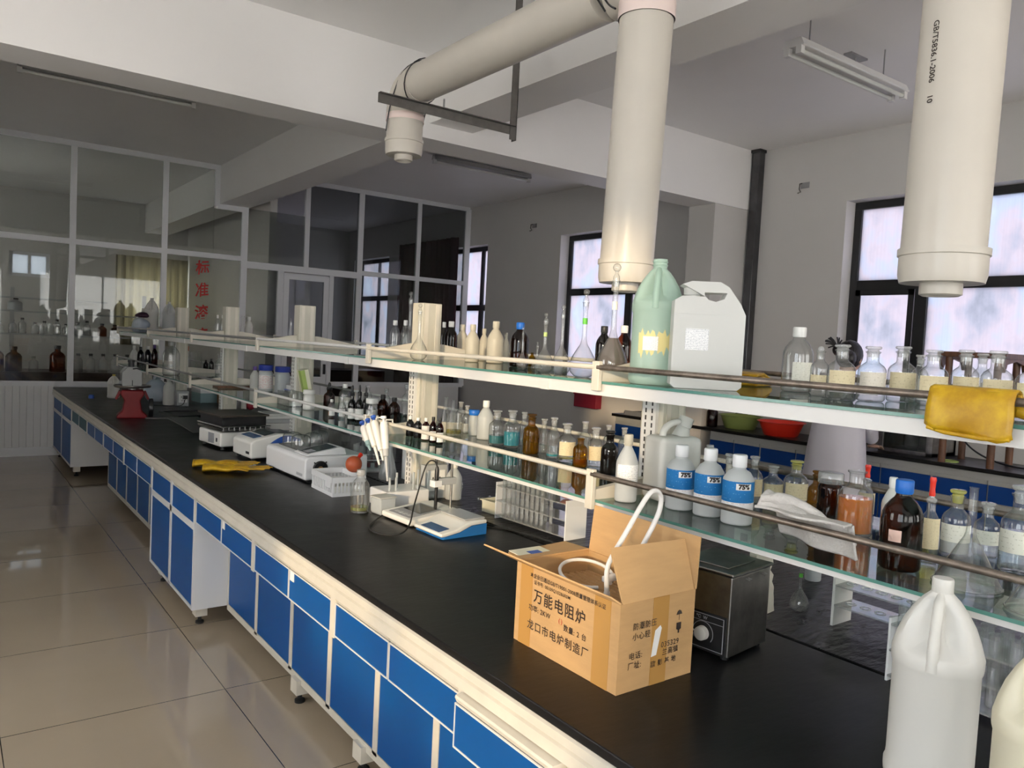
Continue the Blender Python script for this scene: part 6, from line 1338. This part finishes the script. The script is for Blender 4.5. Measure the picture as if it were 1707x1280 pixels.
# grey cloth over the lower rail
t = thing('cloth', 'crumpled grey-white cloth lying over the lower brown rail', 'cloth', (1.66, 1.06, LZ))
bm = BM(); nx, ny = 22, 40; g = []
for i in range(nx+1):
    row = []
    for j in range(ny+1):
        u, v = i/nx, j/ny; y = .115-.235*v; wv = math.sin(13*v+3*u)*.010+math.sin(7*u+17*v)*.006
        top = .125-.062*v**1.4; prof_ = math.sin(PI*min(1, u*1.05))
        x = -.032+.115*u*(1-.45*v)+.012*math.sin(9*v); z = (.075+.045*math.sin(PI*u))*(1-.55*v)+.0075+wv*prof_+.012*max(0, math.sin(6*v))*prof_
        if u < .15: z = z-.02*(1-u/.15)
        if u > .7: z = z*(1-(u-.7)/.3*.8)+.008*(u-.7)/.3
        row.append(bm.verts.new((x, y, max(z, .016) if x > .016 else max(z, .100))))
    g.append(row)
for i in range(nx):
    for j in range(ny): bm.faces.new((g[i][j], g[i][j+1], g[i+1][j+1], g[i+1][j]))
o = obj('folded_sheet', bm, 'cloth_grey', t, smooth=True, sub=1); md = o.modifiers.new('thickness', 'SOLIDIFY'); md.thickness = .006; md.offset = 1
bm = BM(); tube(bm, [(-.012, .11, .122), (.02, .06, .128), (.04, .01, .105), (.05, -.05, .075), (.04, -.11, .05)], [.010, .016, .017, .014, .009], 12, smooth=2); obj('rolled_fold', bm, 'cloth_grey', t, smooth=True)
# funnels
def funnel(loc, R, H, lab, c='clear'):
    t = thing('glass_funnel', lab, 'funnel', loc)
    bm = BM(); lathe(bm, [(R, .001), (R*1.02, .004), (R*.985, .006), (.013, H*.50), (.0105, H*.54)], 40); obj('cone', bm, c, t, smooth=True)
    bm = BM(); lathe(bm, [(.0105, H*.54), (.009, H*.6), (.0085, H*.99), (.010, H)], 18); obj('stem', bm, c, t, smooth=True)
    bm = BM(); tube(bm, [(R*math.cos(a), R*math.sin(a), .004) for a in [2*PI*i/40 for i in range(41)]], .0022, 6); obj('rim', bm, c, t, smooth=True)
funnel((1.800, .745, LZ+.001), .068, .215, 'large upturned glass funnel on the lower shelf at the right')
funnel((1.745, .585, LZ+.001), .060, .19, 'second upturned glass funnel, cut off by the right edge')
# carton, boxes, tray on the lower shelf middle
t = thing('carton', 'green and cream carton leaning against the fourth farthest post on the lower shelf', 'carton', (1.93, 4.885, LZ+.001), -.1)
MC = Matrix.Rotation(-.22, 4, 'Y'); bm = BM(); box(bm, 0, .05, -.05, .05, .012, .225, MC); obj('carton', bm, 'cream_carton', t); bm = BM(); box(bm, -.0012, 0, -.05, .0, .014, .225, MC); box(bm, .0, .026, -.0512, -.05, .014, .225, MC); obj('green_side', bm, 'green_carton', t, label='green printed side')
t = thing('stacked_case', 'lower of two flat black cases on the lower shelf beside the blue-lidded jars', 'case', (1.93, 5.10, LZ+.001)); bm = BM(); box(bm, -.02, .13, 0, .16, 0, .035); obj('case', bm, 'blackpl', t, bevel=.004); bm = BM(); box(bm, -.022, .132, -.002, .162, .036, .042); obj('lid', bm, 'blackpl', t, bevel=.002)
t = thing('stacked_case', 'upper flat black case with a lilac box on top', 'case', (1.94, 5.11, LZ+.0435)); bm = BM(); box(bm, -.02, .10, 0, .13, 0, .022); obj('case', bm, 'blackpl', t, bevel=.004); bm = BM(); box(bm, -.022, .102, -.002, .132, .0225, .030); obj('lid', bm, 'capnavy', t, bevel=.002)
t = thing('lilac_box', 'small lilac-white box on top of the black cases', 'box', (1.94, 5.13, LZ+.074)); bm = BM(); box(bm, -.015, .07, 0, .09, 0, .028); obj('box', bm, 'white_pl', t, bevel=.003); bm = BM(); box(bm, -.017, .072, -.002, .092, .0285, .034); obj('lid', bm, 'grey_pl', t)
t = thing('clear_tray', 'clear acrylic tray at the rail in front of the blue-lidded jars', 'tray', (1.76, 4.72, LZ+.001)); bm = BM()
for a in ((0, .10, 0, .003, 0, .09), (0, .10, .2, .203, 0, .09), (0, .003, 0, .203, 0, .09), (.097, .1, 0, .203, 0, .09), (0, .1, 0, .203, 0, .004)): box(bm, *a)
obj('tray', bm, 'clear', t); bm = BM(); box(bm, .01, .09, .01, .19, .005, .03); obj('contents', bm, 'white_pl2', t)
t = thing('white_carton', 'small white carton behind the large clear bottle on the far lower shelf', 'carton', (2.08, 8.75, LZ+.001)); bm = BM(); box(bm, 0, .07, 0, .12, 0, .25); obj('carton', bm, 'white_pl', t); bm = BM(); box(bm, -.001, .071, -.001, .121, .2, .251); obj('red_top', bm, 'orange_rub', t)
t = thing('brown_tray', 'thin reddish brown board lying on the lower shelf by the third farthest post', 'board', (1.75, 6.22, LZ+.001)); bm = BM(); box(bm, 0, .34, 0, .14, 0, .010); obj('board', bm, 'wood_brown', t); bm = BM(); box(bm, 0, .34, -.004, 0, 0, .016); obj('lip', bm, 'wood_brown', t)
# ------------------------------------------------------------------ bottles in the rooms behind the glass
def back_bottle(x, z, r, h, c, lab, y=13.0):
    t = thing('storage_bottle', lab, 'bottle', (x, y, z+.001), group='bottles behind the glass partition')
    bm = BM(); lathe(bm, [(0, 0), (r*.95, 0), (r, .02*h), (r, .6*h), (r*.8, .7*h), (r*.4, .78*h), (r*.36, .9*h)], 18); obj('body', bm, c, t, smooth=True)
    bm = BM(); lathe(bm, [(r*.44, .88*h), (r*.44, h), (0, h)], 12); obj('cap', bm, 'capk' if c != 'clear' else 'clear2', t)
for x, z, r, h, c, lab, y in ((1.36, .84, .10, .37, 'amber2', 'big red-brown bottle on the counter behind the left glass', 12.73), (.835, .84, .10, .34, 'amber', 'dark bottle on the counter behind the leftmost glass, second from the picture edge', 12.73), (.63, .84, .095, .36, 'amber', 'dark bottle at the left picture edge behind the glass', 12.73), (1.07, .84, .06, .21, 'clear', 'small clear bottle on the counter behind the leftmost glass', 12.73), (1.96, 1.36, .062, .19, 'amber2', 'red-brown bottle on the shelf board behind the second glass pane', 13.0), (2.13, 1.36, .062, .18, 'amber', 'dark bottle on the shelf board behind the second glass pane', 13.0)):
    back_bottle(x, z, r, h, c, lab, y)
for k in range(9):
    back_bottle(.68+k*.135+(.02 if k % 2 else 0), 1.36, .05, .16+.03*(k % 3), 'clear2', 'clear glass bottle in the row on the shelf board behind the left glass', 13.0+.001*k)
for k in range(6): back_bottle(1.62+k*.16, .84, .06, .27, 'clear2', 'tall clear bottle in the row on the counter behind the second glass pane', 12.73)
back_bottle(.86, 1.68, .09, .17, 'hdpe3', 'white plastic jug on the upper shelf board behind the leftmost glass', 13.0)
